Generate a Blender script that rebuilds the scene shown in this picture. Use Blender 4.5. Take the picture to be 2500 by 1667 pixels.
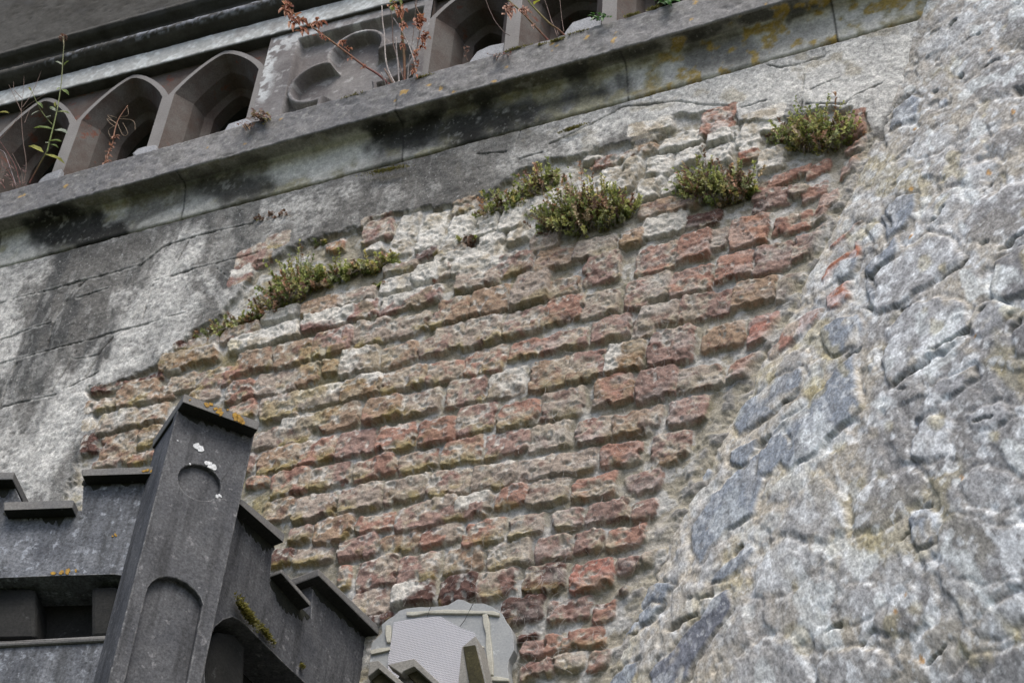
import bpy, math, random
import numpy as np
from math import radians, sin, cos, atan2, pi, sqrt
for o in list(bpy.data.objects): bpy.data.objects.remove(o)
scene = bpy.context.scene
# ------------------------------------------------------------------ camera
FPX = 4450.0
PIT, PHI, AZ = radians(45), radians(4.5), radians(114)
AV = np.array([cos(AZ), sin(AZ), 0]); FW = AV*cos(PIT)+np.array([0, 0, sin(PIT)])
R0 = np.array([AV[1], -AV[0], 0]); U0 = np.cross(R0, FW)
RT = cos(PHI)*R0+sin(PHI)*U0; UP = -sin(PHI)*R0+cos(PHI)*U0
CP = -5*FW+np.array([0, 0, 1.6+5*sin(PIT)])
from mathutils import Matrix, Vector
cd = bpy.data.cameras.new("camera"); cam = bpy.data.objects.new("camera", cd); scene.collection.objects.link(cam)
m = Matrix.Identity(4)
for i in range(3):
    m[i][0] = RT[i]; m[i][1] = UP[i]; m[i][2] = -FW[i]; m[i][3] = CP[i]
cam.matrix_world = m
cd.sensor_width = 36; cd.lens = FPX/2500*36; cd.clip_start = .05; cd.clip_end = 500
cd.dof.use_dof = True; cd.dof.focus_distance = 4.55; cd.dof.aperture_fstop = 13.0
scene.camera = cam
# ------------------------------------------------------------------ world, sun
w = bpy.data.worlds.new("World"); scene.world = w; w.use_nodes = True
nt = w.node_tree; bg = nt.nodes["Background"]; sky = nt.nodes.new("ShaderNodeTexSky")
SUN_EL, SUN_AZ = radians(58), radians(-62)     # direction the light comes from (world azimuth)
sky.sky_type = 'NISHITA'; sky.sun_disc = False; sky.sun_elevation = SUN_EL
sky.sun_rotation = pi/2-SUN_AZ; sky.dust_density = 3.0; sky.air_density = 0.7; sky.ozone_density = .6
nt.links.new(sky.outputs[0], bg.inputs[0]); bg.inputs[1].default_value = 0.118
sd = bpy.data.lights.new("sun", 'SUN'); sd.energy = 1.4; sd.angle = radians(32); sd.color = (1, .965, .91)
so = bpy.data.objects.new("sun", sd); scene.collection.objects.link(so)
dv = Vector((cos(SUN_EL)*cos(SUN_AZ), cos(SUN_EL)*sin(SUN_AZ), sin(SUN_EL)))
so.rotation_euler = dv.to_track_quat('Z', 'Y').to_euler(); so.location = (0, -3, 9)
vs = scene.view_settings; scene.display_settings.display_device = 'sRGB'
vs.view_transform = 'Standard'; vs.look = 'None'; vs.gamma = 1; vs.exposure = 0.9
scene.render.engine = 'CYCLES'

# ------------------------------------------------------------------ helpers
def ray(x, y):
    x = np.asarray(x, float)[..., None]; y = np.asarray(y, float)[..., None]
    return FW+(x-1250)/FPX*RT-(y-833.5)/FPX*UP
def hit(x, y, p0, n):                       # pixel of the 2500 px layout drawing -> point on a plane
    r = ray(x, y); t = ((np.asarray(p0)-CP)@n)/(r@n); return CP+r*t[..., None]
NA = np.array([0, -1., 0])
def onA(x, y, d=0.0): return hit(x, y, np.array([0, -d, 0]), NA)
def topx(P):
    q = np.asarray(P)-CP; z = q@FW
    return 1250+FPX*(q@RT)/z, 833.5-FPX*(q@UP)/z
def hdir(a): return np.array([cos(AZ+radians(a)), sin(AZ+radians(a)), 0])
def vnoise(x, y, seed=0):
    xi = np.floor(x).astype(np.int64); yi = np.floor(y).astype(np.int64)
    fx = (x-xi); fy = (y-yi); fx = fx*fx*(3-2*fx); fy = fy*fy*(3-2*fy)
    def h(i, j):
        n = (i*374761393+j*668265263+seed*1442695041) & 0xffffffff
        n = ((n ^ (n >> 13))*1274126177) & 0xffffffff
        n = ((n ^ (n >> 16))*2246822519) & 0xffffffff
        return ((n ^ (n >> 15)) & 0xffff)/65535.0
    a = h(xi, yi); b = h(xi+1, yi); c = h(xi, yi+1); d = h(xi+1, yi+1)
    return (a+(b-a)*fx)*(1-fy)+(c+(d-c)*fx)*fy
def fbm(x, y, f, o=4, seed=0, g=.5):        # 0..1, f = cycles per metre
    s = 0; a = 1; t = 0
    for k in range(o):
        s = s+a*vnoise(x*f*(2.03**k)+k*17.3, y*f*(2.03**k)-k*9.1, seed+k*31); t += a; a *= g
    return s/t
def ss(a, b, x):
    t = np.clip((x-a)/(b-a), 0, 1); return t*t*(3-2*t)
def polysd(px, py, P):                      # signed distance, >0 inside
    P = np.asarray(P, float); d = np.full(px.shape, 1e18); ins = np.zeros(px.shape, bool)
    n = len(P)
    for i in range(n):
        a = P[i]; b = P[(i+1) % n]; e = b-a
        wx = px-a[0]; wy = py-a[1]
        t = np.clip((wx*e[0]+wy*e[1])/(e@e+1e-12), 0, 1)
        d = np.minimum(d, (wx-t*e[0])**2+(wy-t*e[1])**2)
        c = ((a[1] > py) != (b[1] > py))
        with np.errstate(divide='ignore', invalid='ignore'):
            xx = (b[0]-a[0])*(py-a[1])/(b[1]-a[1]+1e-12)+a[0]
        ins ^= (c & (px < xx))
    d = np.sqrt(d); return np.where(ins, d, -d)
def segd(px, py, P):
    d = np.full(px.shape, 1e18)
    for (x0, y0), (x1, y1) in zip(P[:-1], P[1:]):
        ex, ey = x1-x0, y1-y0
        t = np.clip(((px-x0)*ex+(py-y0)*ey)/(ex*ex+ey*ey+1e-9), 0, 1)
        d = np.minimum(d, (px-x0-t*ex)**2+(py-y0-t*ey)**2)
    return np.sqrt(d)
def tile(ox, oy, sc, pts): return [(ox+x/sc, oy+y/sc) for x, y in pts]
def mix(a, b, t):
    t = np.asarray(t)[..., None]; return a*(1-t)+np.asarray(b)*t

COL = scene.collection
def tag(o, label=None, cat=None, group=None, kind=None):
    if label: o['label'] = label
    if cat: o['category'] = cat
    if group: o['group'] = group
    if kind: o['kind'] = kind
    return o
def empty(name, loc, label=None, cat=None, group=None):
    o = bpy.data.objects.new(name, None); COL.objects.link(o); o.location = [float(q) for q in loc]; o.empty_display_size = .05
    return tag(o, label, cat, group)
def mk(name, V, F, mat, parent=None, col=None, smooth=True, label=None, suv=None):
    V = np.asarray(V, float)
    q_ = parent
    while q_ is not None: V = V-np.array(q_.location); q_ = q_.parent
    me = bpy.data.meshes.new(name)
    if isinstance(F, np.ndarray):
        k = F.shape[1]
        me.vertices.add(len(V)); me.vertices.foreach_set('co', V.astype(np.float32).ravel())
        me.loops.add(F.size); me.loops.foreach_set('vertex_index', F.astype(np.int32).ravel())
        me.polygons.add(len(F)); me.polygons.foreach_set('loop_start', np.arange(0, F.size, k, dtype=np.int32))
        me.polygons.foreach_set('loop_total', np.full(len(F), k, np.int32))
        me.update(calc_edges=True)
    else:
        me.from_pydata([tuple(v) for v in V], [], F); me.update()
    if col is not None:
        at = me.color_attributes.new('Col', 'FLOAT_COLOR', 'POINT')
        c = np.ones((len(V), 4), np.float32); c[:, :3] = np.clip(col, 0, 1); at.data.foreach_set('color', c.ravel())
    if suv is not None:
        at = me.attributes.new('Suv', 'FLOAT_VECTOR', 'POINT'); v3 = np.zeros((len(V), 3), np.float32); v3[:, :2] = suv; at.data.foreach_set('vector', v3.ravel())
    me.materials.append(mat)
    if smooth: me.polygons.foreach_set('use_smooth', np.ones(len(me.polygons), bool))
    o = bpy.data.objects.new(name, me); COL.objects.link(o)
    if parent is not None: o.parent = parent
    if label: o['label'] = label
    return o
def gridfaces(n, m):                        # n rows, m columns
    i = np.arange(n*m).reshape(n, m)
    return np.stack([i[:-1, :-1].ravel(), i[:-1, 1:].ravel(), i[1:, 1:].ravel(), i[1:, :-1].ravel()], 1)

# ------------------------------------------------------------------ materials
def mat_attr(name, fine=260., amt=.5, bump=.5, bdist=.003, rough=.9, speck=0.0, spcol=(.7, .72, .7), suv=False):
    """surface colour from the mesh, broken up by two octaves of procedural grain"""
    M = bpy.data.materials.new(name); M.use_nodes = True; t = M.node_tree; N = t.nodes; L = t.links
    b = N['Principled BSDF']; b.inputs['Roughness'].default_value = rough; b.inputs['Specular IOR Level'].default_value = .2
    a = N.new('ShaderNodeAttribute'); a.attribute_name = 'Col'
    tc = N.new('ShaderNodeTexCoord'); src = tc.outputs['Object']
    if suv: sa = N.new('ShaderNodeAttribute'); sa.attribute_name = 'Suv'; src = sa.outputs['Vector']
    n1 = N.new('ShaderNodeTexNoise'); n1.inputs['Scale'].default_value = fine; n1.inputs['Detail'].default_value = 5; n1.inputs['Roughness'].default_value = .7
    L.new(src, n1.inputs['Vector'])
    mr = N.new('ShaderNodeMapRange'); mr.inputs[1].default_value = .3; mr.inputs[2].default_value = .7; mr.inputs[3].default_value = 1-amt; mr.inputs[4].default_value = 1+amt
    L.new(n1.outputs[0], mr.inputs[0])
    n3 = N.new('ShaderNodeTexNoise'); n3.inputs['Scale'].default_value = fine*.37; n3.inputs['Detail'].default_value = 4; n3.inputs['Roughness'].default_value = .65
    L.new(src, n3.inputs['Vector'])
    m3 = N.new('ShaderNodeMapRange'); m3.inputs[1].default_value = .35; m3.inputs[2].default_value = .65; m3.inputs[3].default_value = 1-amt*.7; m3.inputs[4].default_value = 1+amt*.6
    L.new(n3.outputs[0], m3.inputs[0]); mu = N.new('ShaderNodeMath'); mu.operation = 'MULTIPLY'; L.new(mr.outputs[0], mu.inputs[0]); L.new(m3.outputs[0], mu.inputs[1])
    vm = N.new('ShaderNodeVectorMath'); vm.operation = 'SCALE'; L.new(a.outputs['Color'], vm.inputs[0]); L.new(mu.outputs[0], vm.inputs['Scale'])
    out = vm.outputs[0]
    if speck > 0:
        n2 = N.new('ShaderNodeTexNoise'); n2.inputs['Scale'].default_value = fine*.55; n2.inputs['Detail'].default_value = 3
        L.new(src, n2.inputs['Vector'])
        m2 = N.new('ShaderNodeMapRange'); m2.inputs[1].default_value = .64; m2.inputs[2].default_value = .7; m2.inputs[4].default_value = speck
        L.new(n2.outputs[0], m2.inputs[0])
        mx = N.new('ShaderNodeMix'); mx.data_type = 'RGBA'; L.new(m2.outputs[0], mx.inputs[0]); L.new(out, mx.inputs[6]); mx.inputs[7].default_value = (*spcol, 1)
        out = mx.outputs[2]
    L.new(out, b.inputs['Base Color'])
    if bump > 0:
        bp = N.new('ShaderNodeBump'); bp.inputs['Strength'].default_value = bump; bp.inputs['Distance'].default_value = bdist
        L.new(n1.outputs[0], bp.inputs['Height']); L.new(bp.outputs[0], b.inputs['Normal'])
    return M
def mat_stone(name, c1, c2, c3=None, s1=6., s3=40., thr=.62, bump=.5, fine=180., rough=.85, grain=.35, bdist=.003, streak=None, edge=None):
    """stone with two-tone weathering and lichen-like blotches"""
    M = bpy.data.materials.new(name); M.use_nodes = True; t = M.node_tree; N = t.nodes; L = t.links
    b = N['Principled BSDF']; b.inputs['Roughness'].default_value = rough; b.inputs['Specular IOR Level'].default_value = .25
    tc = N.new('ShaderNodeTexCoord')
    def nz(s, d=5, r=.6):
        n = N.new('ShaderNodeTexNoise'); n.inputs['Scale'].default_value = s; n.inputs['Detail'].default_value = d; n.inputs['Roughness'].default_value = r
        L.new(tc.outputs['Object'], n.inputs['Vector']); return n
    def mr(n, a, bb, c=0, d=1):
        q = N.new('ShaderNodeMapRange'); q.inputs[1].default_value = a; q.inputs[2].default_value = bb; q.inputs[3].default_value = c; q.inputs[4].default_value = d
        L.new(n.outputs[0], q.inputs[0]); return q
    def mx(f, A, B):
        q = N.new('ShaderNodeMix'); q.data_type = 'RGBA'; L.new(f.outputs[0], q.inputs[0])
        for k, v in ((6, A), (7, B)):
            if isinstance(v, tuple): q.inputs[k].default_value = (*v, 1)
            else: L.new(v, q.inputs[k])
        return q.outputs[2]
    o = mx(mr(nz(s1), .35, .65), c1, c2)
    if c3: o = mx(mr(nz(s3, 6, .65), thr, thr+.07), o, c3)
    if streak:
        mp = N.new('ShaderNodeMapping'); mp.inputs['Scale'].default_value = (34, 34, 4); L.new(tc.outputs['Object'], mp.inputs[0])
        ns = N.new('ShaderNodeTexNoise'); ns.inputs['Scale'].default_value = 1; ns.inputs['Detail'].default_value = 5; ns.inputs['Roughness'].default_value = .65; L.new(mp.outputs[0], ns.inputs['Vector'])
        o = mx(mr(ns, .48, .68, 0, .8), o, streak)
    if edge:
        bv = N.new('ShaderNodeBevel'); bv.samples = 4; bv.inputs['Radius'].default_value = .006; ge = N.new('ShaderNodeNewGeometry')
        dt = N.new('ShaderNodeVectorMath'); dt.operation = 'DOT_PRODUCT'; L.new(bv.outputs[0], dt.inputs[0]); L.new(ge.outputs['Normal'], dt.inputs[1])
        em = N.new('ShaderNodeMapRange'); em.inputs[1].default_value = .99; em.inputs[2].default_value = .9; em.inputs[4].default_value = 1; L.new(dt.outputs['Value'], em.inputs[0])
        en = mr(nz(60, 4, .6), .42, .6); ml = N.new('ShaderNodeMath'); ml.operation = 'MULTIPLY'; L.new(em.outputs[0], ml.inputs[0]); L.new(en.outputs[0], ml.inputs[1])
        o = mx(ml, o, edge)
    f = nz(fine, 4, .7)
    g = mr(f, .3, .7, 1-grain, 1+grain)
    vm = N.new('ShaderNodeVectorMath'); vm.operation = 'SCALE'; L.new(o, vm.inputs[0]); L.new(g.outputs[0], vm.inputs['Scale'])
    L.new(vm.outputs[0], b.inputs['Base Color'])
    bp = N.new('ShaderNodeBump'); bp.inputs['Strength'].default_value = bump; bp.inputs['Distance'].default_value = bdist
    f2 = nz(fine*.35, 6, .65); L.new(f2.outputs[0], bp.inputs['Height']); L.new(bp.outputs[0], b.inputs['Normal'])
    return M
def mat_leaf(name, rough=.55):
    M = bpy.data.materials.new(name); M.use_nodes = True; t = M.node_tree; N = t.nodes; L = t.links
    b = N['Principled BSDF']; b.inputs['Roughness'].default_value = rough
    a = N.new('ShaderNodeAttribute'); a.attribute_name = 'Col'; tc = N.new('ShaderNodeTexCoord')
    n = N.new('ShaderNodeTexNoise'); n.inputs['Scale'].default_value = 90; L.new(tc.outputs['Object'], n.inputs['Vector'])
    mr = N.new('ShaderNodeMapRange'); mr.inputs[1].default_value = .3; mr.inputs[2].default_value = .7; mr.inputs[3].default_value = .75; mr.inputs[4].default_value = 1.25
    L.new(n.outputs[0], mr.inputs[0])
    vm = N.new('ShaderNodeVectorMath'); vm.operation = 'SCALE'; L.new(a.outputs['Color'], vm.inputs[0]); L.new(mr.outputs[0], vm.inputs['Scale'])
    L.new(vm.outputs[0], b.inputs['Base Color'])
    tr = N.new('ShaderNodeBsdfTranslucent'); L.new(vm.outputs[0], tr.inputs[0]); ms = N.new('ShaderNodeMixShader'); ms.inputs[0].default_value = .3
    L.new(b.outputs[0], ms.inputs[1]); L.new(tr.outputs[0], ms.inputs[2]); L.new(ms.outputs[0], N['Material Output'].inputs[0]); return M
# ================================================================== GROUND
gm = mat_stone("ground_turf", (.045, .055, .022), (.035, .045, .018), (.07, .07, .035), s1=.8, s3=9, fine=40)
tag(mk("ground", [(-150, -150, 0), (150, -150, 0), (150, 150, 0), (-150, 150, 0)], [(0, 1, 2, 3)], gm), kind='structure')
# ================================================================== BRICK WALL (plane y = 0)
DU, DV = .0030, .0034
u1 = np.arange(-3.15, 1.62, DU); v1 = np.arange(3.62, 6.62, DV)
# the upper-left corner lies behind the parapet, so the sheet stops just above the ledge
UU, VV = np.meshgrid(u1, v1)
PX, PY = topx(np.stack([UU, np.zeros_like(UU), VV], -1))
rng = np.random.default_rng(7)
nA = fbm(UU, VV, 9, 5, 1); nB = fbm(UU, VV, 28, 4, 2); nC = fbm(UU, VV, 90, 3, 3); nD = fbm(UU, VV, 3.2, 4, 4)
S = 2500/2352.
def q(pts): return [(x*S, y*S) for x, y in pts]
BR = q([(205, 905), (300, 868), (395, 832), (440, 772), (500, 735), (560, 680), (600, 612), (690, 575), (745, 548), (800, 545), (905, 505), (1000, 478), (1085, 462),
        (1110, 455), (1200, 400), (1310, 370), (1400, 350), (1490, 335), (1560, 268), (1690, 254), (1700, 285), (1762, 292), (1860, 268), (1930, 262), (1992, 270),
        (2030, 385), (2080, 520), (2000, 720), (1900, 860), (1760, 1030), (1680, 1160), (1600, 1290), (1540, 1450), (1480, 1700),
        (1150, 1700), (-20, 1700), (120, 1240), (150, 1150), (190, 1060), (232, 1000)])
sdB = polysd(PX, PY, BR)+(nA-.5)*26+(nB-.5)*20+(nC-.5)*9
inB = ss(-3, 5, sdB)
# corner mortar: distance from the meeting line with the rubble wall
CZ = np.array([6.195, 5.822, 5.400, 4.823, 4.507, 4.267, 3.969]); CU = np.array([1.227, 1.102, .958, .691, .515, .405, .304])
pc = np.polyfit(CZ, CU, 3)
def cu(z): return np.polyval(pc, np.clip(z, 3.5, 6.9))
dc = cu(VV)-UU
# base relief
Hr = .017+(nA-.5)*.012+(nB-.5)*.006+(nC-.5)*.003
bed = (nA-.5)*.010+(nB-.5)*.010+(nC-.5)*.007-.004
Hh = Hr*(1-inB)+bed*inB
# colours
grey = np.array([.125, .122, .114]); pale = np.array([.47, .468, .445]); buff = np.array([.36, .335, .27]); limew = np.array([.60, .595, .56])
mort = np.array([.315, .29, .23])
Cc = mix(np.broadcast_to(grey, UU.shape+(3,)), (.20, .198, .185), ss(.35, .7, nD*.6+nB*.4))
strokes = [  # x0,y0,x1,y1,r,amount   (2352-wide layout units) pale lime bloom on the render
 (640, 575, 560, 700, 34, .35), (440, 560, 330, 770, 46, .75), (330, 770, 235, 880, 42, .85), (420, 700, 330, 840, 50, .7), (400, 790, 240, 870, 30, .95), (200, 900, 60, 1100, 70, .85),
 (30, 640, 10, 860, 34, .8), (60, 650, 110, 625, 26, .5), (290, 690, 320, 680, 24, .5), (0, 1000, 30, 1090, 60, .6), (20, 900, 0, 1000, 30, .6), (70, 960, 85, 1000, 12, .8),
 (540, 560, 430, 620, 26, .3), (470, 640, 530, 700, 22, .5), (0, 630, 120, 600, 16, .5), (230, 540, 330, 525, 20, .35),
 (1470, 190, 2050, 50, 60, .9), (1520, 240, 2040, 150, 90, 1.0), (1330, 310, 1560, 240, 55, .75), (1900, 250, 2060, 110, 80, 1.0), (2000, 110, 2140, -10, 70, .95), (1980, 250, 2060, 210, 60, .9), (1180, 270, 1500, 185, 26, .5), (1240, 300, 1400, 260, 30, .45), (640, 500, 760, 470, 36, .4), (560, 640, 600, 600, 20, .5),
 (650, 430, 800, 370, 30, .45), (690, 480, 800, 440, 30, .35), (1160, 390, 1330, 340, 34, .3), (1290, 395, 1400, 360, 20, .7), (1700, 200, 2060, 190, 60, .8), (900, 470, 1000, 440, 25, .25), (760, 500, 700, 540, 20, .3)]
amt = np.zeros_like(UU); nS = fbm(UU*2.2, VV*.55, 9, 5, 61)
for x0, y0, x1, y1, r, a in strokes:
    d = segd(PX, PY, [(x0*S, y0*S), (x1*S, y1*S)])+(nS-.5)*75+(nB-.5)*30
    amt = np.maximum(amt, a*ss(r*S*1.3, r*S*.35, d))
Cc = mix(Cc, pale, np.clip(amt, 0, 1)*ss(.34, .62, nC*.6+nB*.4+amt*.25))
Cc = mix(Cc, limew, ss(.47, .60, nC*.55+nB*.45)*np.clip(amt*1.3-.1, 0, 1)*.9)
Cc = mix(Cc, (.30, .26, .17), ss(.6, .72, fbm(UU, VV, 14, 4, 51))*.5*ss(900, 1900, PX))
Cc = mix(Cc, (.055, .058, .058), ss(.55, .68, fbm(UU*1.8, VV*.6, 7, 5, 52))*.65*ss(1300, 700, PX)*(1-amt)); Cc = mix(Cc, (.30, .30, .285), ss(.56, .66, fbm(UU*3, VV*.8, 12, 5, 55))*.45*ss(1500, 900, PX))
# bluish grey band left of the soldier course
# joints scratched / cracked in the render
T4 = (0, 550, 2.8); T2 = (830, 0, 2.8); T3 = (1660, 0, 2.8)
joints = [(T4, [(0, 970), (560, 820), (1280, 620)], 2.0), (T4, [(0, 560), (600, 400), (980, 290), (1150, 160), (1500, 60), (1740, 10)], 2.2), (T4, [(1070, 400), (1400, 310), (1780, 210)], 2.2),
 (T4, [(600, 400), (470, 540), (400, 650), (340, 850)], 2.4), (T4, [(540, 520), (760, 450)], 2), (T4, [(20, 800), (200, 740), (370, 690)], 2), (T4, [(0, 1280), (150, 1230), (390, 1180)], 2.6),
 (T4, [(130, 960), (80, 1080), (20, 1260)], 1.8), (T4, [(540, 880), (470, 1000), (370, 1160)], 2.2), (T4, [(790, 790), (700, 900), (600, 1060)], 2.0), (T4, [(520, 935), (600, 930), (690, 905)], 2.2),
 (T4, [(1060, 430), (990, 660)], 1.8), (T4, [(1300, 140), (1230, 270)], 1.6), (T4, [(150, 1040), (120, 1180)], 1.2), (T4, [(1500, 320), (1600, 400)], 1.6), (T4, [(450, 1150), (700, 1020)], 1.5),
 (T2, [(1250, 910), (1200, 1070)], 1.8), (T2, [(1440, 1010), (1570, 950), (1950, 760), (2352, 715)], 3.2), (T2, [(950, 1080), (1150, 1060)], 2), (T2, [(1240, 1120), (1400, 1070)], 2.4),
 (T3, [(0, 720), (180, 740), (330, 745), (400, 800)], 3.0), (T3, [(700, 490), (800, 470), (1000, 410)], 2.4), (T3, [(520, 460), (700, 490)], 1.6), (T3, [(860, 500), (850, 640), (840, 760)], 1.8), (T3, [(870, 740), (1140, 745), (1200, 690), (1390, 600)], 3.0),
 (T3, [(900, 640), (1100, 560)], 2), (T3, [(430, 760), (600, 715)], 2)]
for (ox, oy, sc), P, wd in joints:
    P = tile(ox, oy, sc, P); d = segd(PX, PY, P)+(nB-.5)*3+(nC-.5)*2
    k = ss(wd*.95, .1, d)*(1-inB); Hh = Hh-k*.007; Cc = mix(Cc, (.05, .049, .045), k*.75*ss(.3, .5, nA))
    e = ss(wd*3.2, wd*1.6, d)*ss(.4, .6, nB)*(1-inB); Cc = mix(Cc, pale, e*.35)
zj = 6.056+.02*ss(.2, 1.2, UU); dj = np.abs(VV-zj+(nB-.5)*.006)
kj = ss(.0045, .001, dj); Hh = Hh-kj*.014; Cc = mix(Cc, (.045, .043, .03), kj*.85)
# mortar bed inside the brick opening
mc = mix(np.broadcast_to(mort, UU.shape+(3,)), (.46, .455, .43), ss(.45, .65, nB)); mc = mix(mc, (.22, .20, .13), ss(.5, .72, nD*.5+nC*.5)*.8)
Cc = mix(Cc, mc, inB)
# ---------------- bricks: (cx, cy, w, h, code[, slope, lean])  in enlargement units
TA = (560, 700, 4.52, [(565, 320, 400, 130, 'w'), (150, 490, 370, 110, 'b'), (400, 575, 770, 190, 'w+'), (1020, 230, 400, 190, 'b'), (1420, 110, 390, 160, 'g'), (1230, 340, 820, 200, 'wp+'), (2000, 160, 700, 190, 'wp+'),
 (290, 830, 390, 260, 'b'), (710, 755, 400, 290, 'b'), (1150, 620, 430, 280, 'p+'), (1580, 510, 400, 290, 'g'), (2000, 430, 400, 210, 'g'), (2290, 380, 150, 190, 'g'), (540, 1060, 450, 280, 'g'), (890, 970, 250, 240, 'b'), (1115, 900, 180, 190, 'b'),
 (1450, 830, 420, 270, 'wg+'), (1880, 760, 380, 240, 'b'), (2280, 660, 360, 230, 'p'), (140, 1180, 320, 210, 'r+'), (560, 1340, 440, 290, 'g'), (1010, 1220, 470, 240, 'wg'), (1470, 1120, 430, 250, 'wb+'), (1930, 1040, 460, 250, 'b'),
 (2390, 960, 400, 250, 'r'), (150, 1380, 300, 190, 'r'), (800, 1520, 470, 190, 'wg'), (1230, 1440, 410, 280, 'b'), (1700, 1380, 410, 260, 'rb+'), (2125, 1290, 400, 270, 'g'), (50, 960, 200, 130, 'r')])
TB = (560, 1040, 4.52, [(660, 100, 480, 230, 'g'), (370, 170, 240, 200, 'g'), (545, 380, 470, 280, 'b'), (980, 270, 370, 290, 'r'), (1400, 200, 420, 280, 'p'), (1850, 140, 410, 300, 'r'), (2280, 90, 360, 250, 'r+'), (320, 625, 230, 120, 'o'),
 (670, 640, 410, 280, 'r+'), (1130, 550, 460, 260, 'p'), (1620, 460, 450, 240, 'r'), (2080, 400, 430, 220, 'r'), (245, 400, 110, 250, 'p'), (540, 940, 360, 250, 'b'), (965, 900, 480, 290, 'g+'), (1450, 800, 470, 290, 'g'), (1950, 710, 460, 270, 'g'),
 (2380, 650, 340, 260, 'p'), (790, 1210, 260, 190, 'p'), (1170, 1150, 400, 300, 'b+'), (1620, 1080, 430, 220, 'r'), (2100, 1010, 480, 300, 'p'), (590, 1470, 230, 180, 'd'), (930, 1430, 420, 200, 'g'), (1420, 1350, 430, 240, 'p'), (1890, 1300, 470, 220, 'b'), (2270, 1230, 250, 210, 'r')])
TC = (1060, 560, 4.52, [(380, 265, 740, 95, 'w'), (100, 480, 230, 160, 'wr'), (500, 360, 560, 240, 'w'), (900, 390, 390, 230, 'p'), (480, 550, 470, 240, 'g'), (620, 800, 400, 280, 'b'), (220, 900, 360, 280, 'b'),
 (1085, 665, 410, 350, 'g+'), (1450, 640, 320, 220, 'b'), (1330, 335, 420, 250, 'b'), (950, 85, 220, 150, 'w'), (1240, 150, 330, 190, 'g'), (1780, 215, 460, 230, 'g'), (2200, 110, 260, 200, 'b+'), (1860, 440, 400, 310, 'p'),
 (150, 1220, 320, 290, 'g'), (540, 1135, 420, 330, 'g+'), (1000, 1025, 450, 280, 'p'), (1440, 900, 400, 300, 'rb'), (1840, 840, 390, 280, 'g'), (2260, 740, 280, 300, 'p'), (1040, 1330, 420, 210, 'r'), (1470, 1225, 430, 230, 'p'), (1960, 1105, 420, 270, 'p'),
 (2330, 1090, 260, 250, 'g'), (570, 1460, 420, 300, 'r'), (1270, 1610, 410, 330, 'b'), (1680, 1520, 380, 330, 'p'), (2110, 1440, 430, 330, 'wb+')])
TD = (1060, 900, 4.52, [(370, 265, 450, 290, 'p'), (805, 175, 400, 290, 'wg'), (475, 560, 410, 340, 'p'), (935, 515, 440, 300, 'r'), (1420, 395, 460, 340, 'g'), (2000, 250, 460, 320, 'rb+'), (130, 690, 240, 250, 'r'), (330, 930, 440, 300, 'rb'),
 (820, 830, 460, 270, 'p'), (1280, 760, 420, 290, 'g'), (1770, 680, 390, 270, 'p'), (2190, 620, 380, 270, 'b+'), (200, 1260, 420, 310, 'g'), (665, 1190, 480, 270, 'g'), (1120, 1115, 400, 260, 'g'), (1560, 1030, 460, 250, 'g'), (2070, 950, 450, 240, 'r'),
 (860, 1430, 350, 240, 'r+'), (460, 1490, 400, 200, 'wg'), (1265, 1370, 440, 280, 'g'), (1790, 1315, 460, 280, 'r'), (120, 1500, 260, 150, 'g')])
TE = (1060, 1240, 4.52, [(320, 60, 520, 160, 'p'), (150, 290, 290, 220, 'g'), (570, 290, 450, 270, 'r'), (1020, 210, 360, 250, 'g'), (1480, 130, 340, 220, 'p'), (1960, 80, 420, 180, 'p'), (335, 580, 440, 280, 'b'), (840, 515, 440, 290, 'g'),
 (1330, 450, 400, 270, 'p'), (1720, 370, 320, 220, 'p'), (2140, 315, 420, 250, 'r'), (275, 900, 410, 280, 'd'), (710, 855, 420, 290, 'p'), (1235, 790, 450, 320, 'd+'), (1755, 755, 430, 330, 'R+'), (2120, 650, 230, 170, 'p'),
 (985, 1130, 480, 270, 'd'), (1500, 1120, 430, 260, 'p'), (1880, 1150, 240, 230, 'r'), (1050, 1425, 230, 110, 'd'), (1650, 1440, 440, 230, 'r'), (1120, 1570, 290, 190, 'p'), (1330, 1500, 180, 200, 'r'), (1500, 1700, 300, 180, 'g'), (1820, 1690, 260, 220, 'r'), (1150, 1800, 400, 200, 'p')])
TF = (1560, 450, 4.52, [(200, 270, 400, 160, 'b'), (290, 460, 490, 240, 'w'), (620, 700, 370, 310, 'r+'), (210, 830, 430, 310, 'r'), (885, 610, 200, 260, 'g'), (1225, 540, 440, 330, 'o+'), (1690, 440, 430, 190, 'r'), (1985, 385, 150, 150, 'p'),
 (1390, 230, 270, 150, 'd'), (1950, 90, 260, 150, 'r', -.55), (2090, 190, 230, 210, 'r', -.5), (1050, 920, 410, 310, 'r+'), (1480, 830, 440, 320, 'p'), (1905, 690, 380, 330, 'p'), (575, 1090, 450, 290, 'r'), (155, 1150, 360, 300, 'g'), (230, 1460, 420, 260, 'g'),
 (740, 1350, 560, 290, 'p'), (1270, 1210, 470, 280, 'b'), (1740, 1160, 420, 280, 'g'), (720, 400, 380, 160, 'd'), (1500, 110, 500, 110, 'p')])
TG = (1400, 780, 4.52, [(1105, 330, 490, 380, 'p+'), (1670, 205, 450, 260, 'b'), (2110, 140, 330, 340, 'R+'), (940, 740, 430, 340, 'p+'), (1410, 650, 480, 290, 'g'), (1900, 565, 400, 250, 'r'), (1265, 1020, 430, 290, 'p'), (1085, 1395, 420, 290, 'p'), (860, 1080, 230, 240, 'b'),
])
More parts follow.
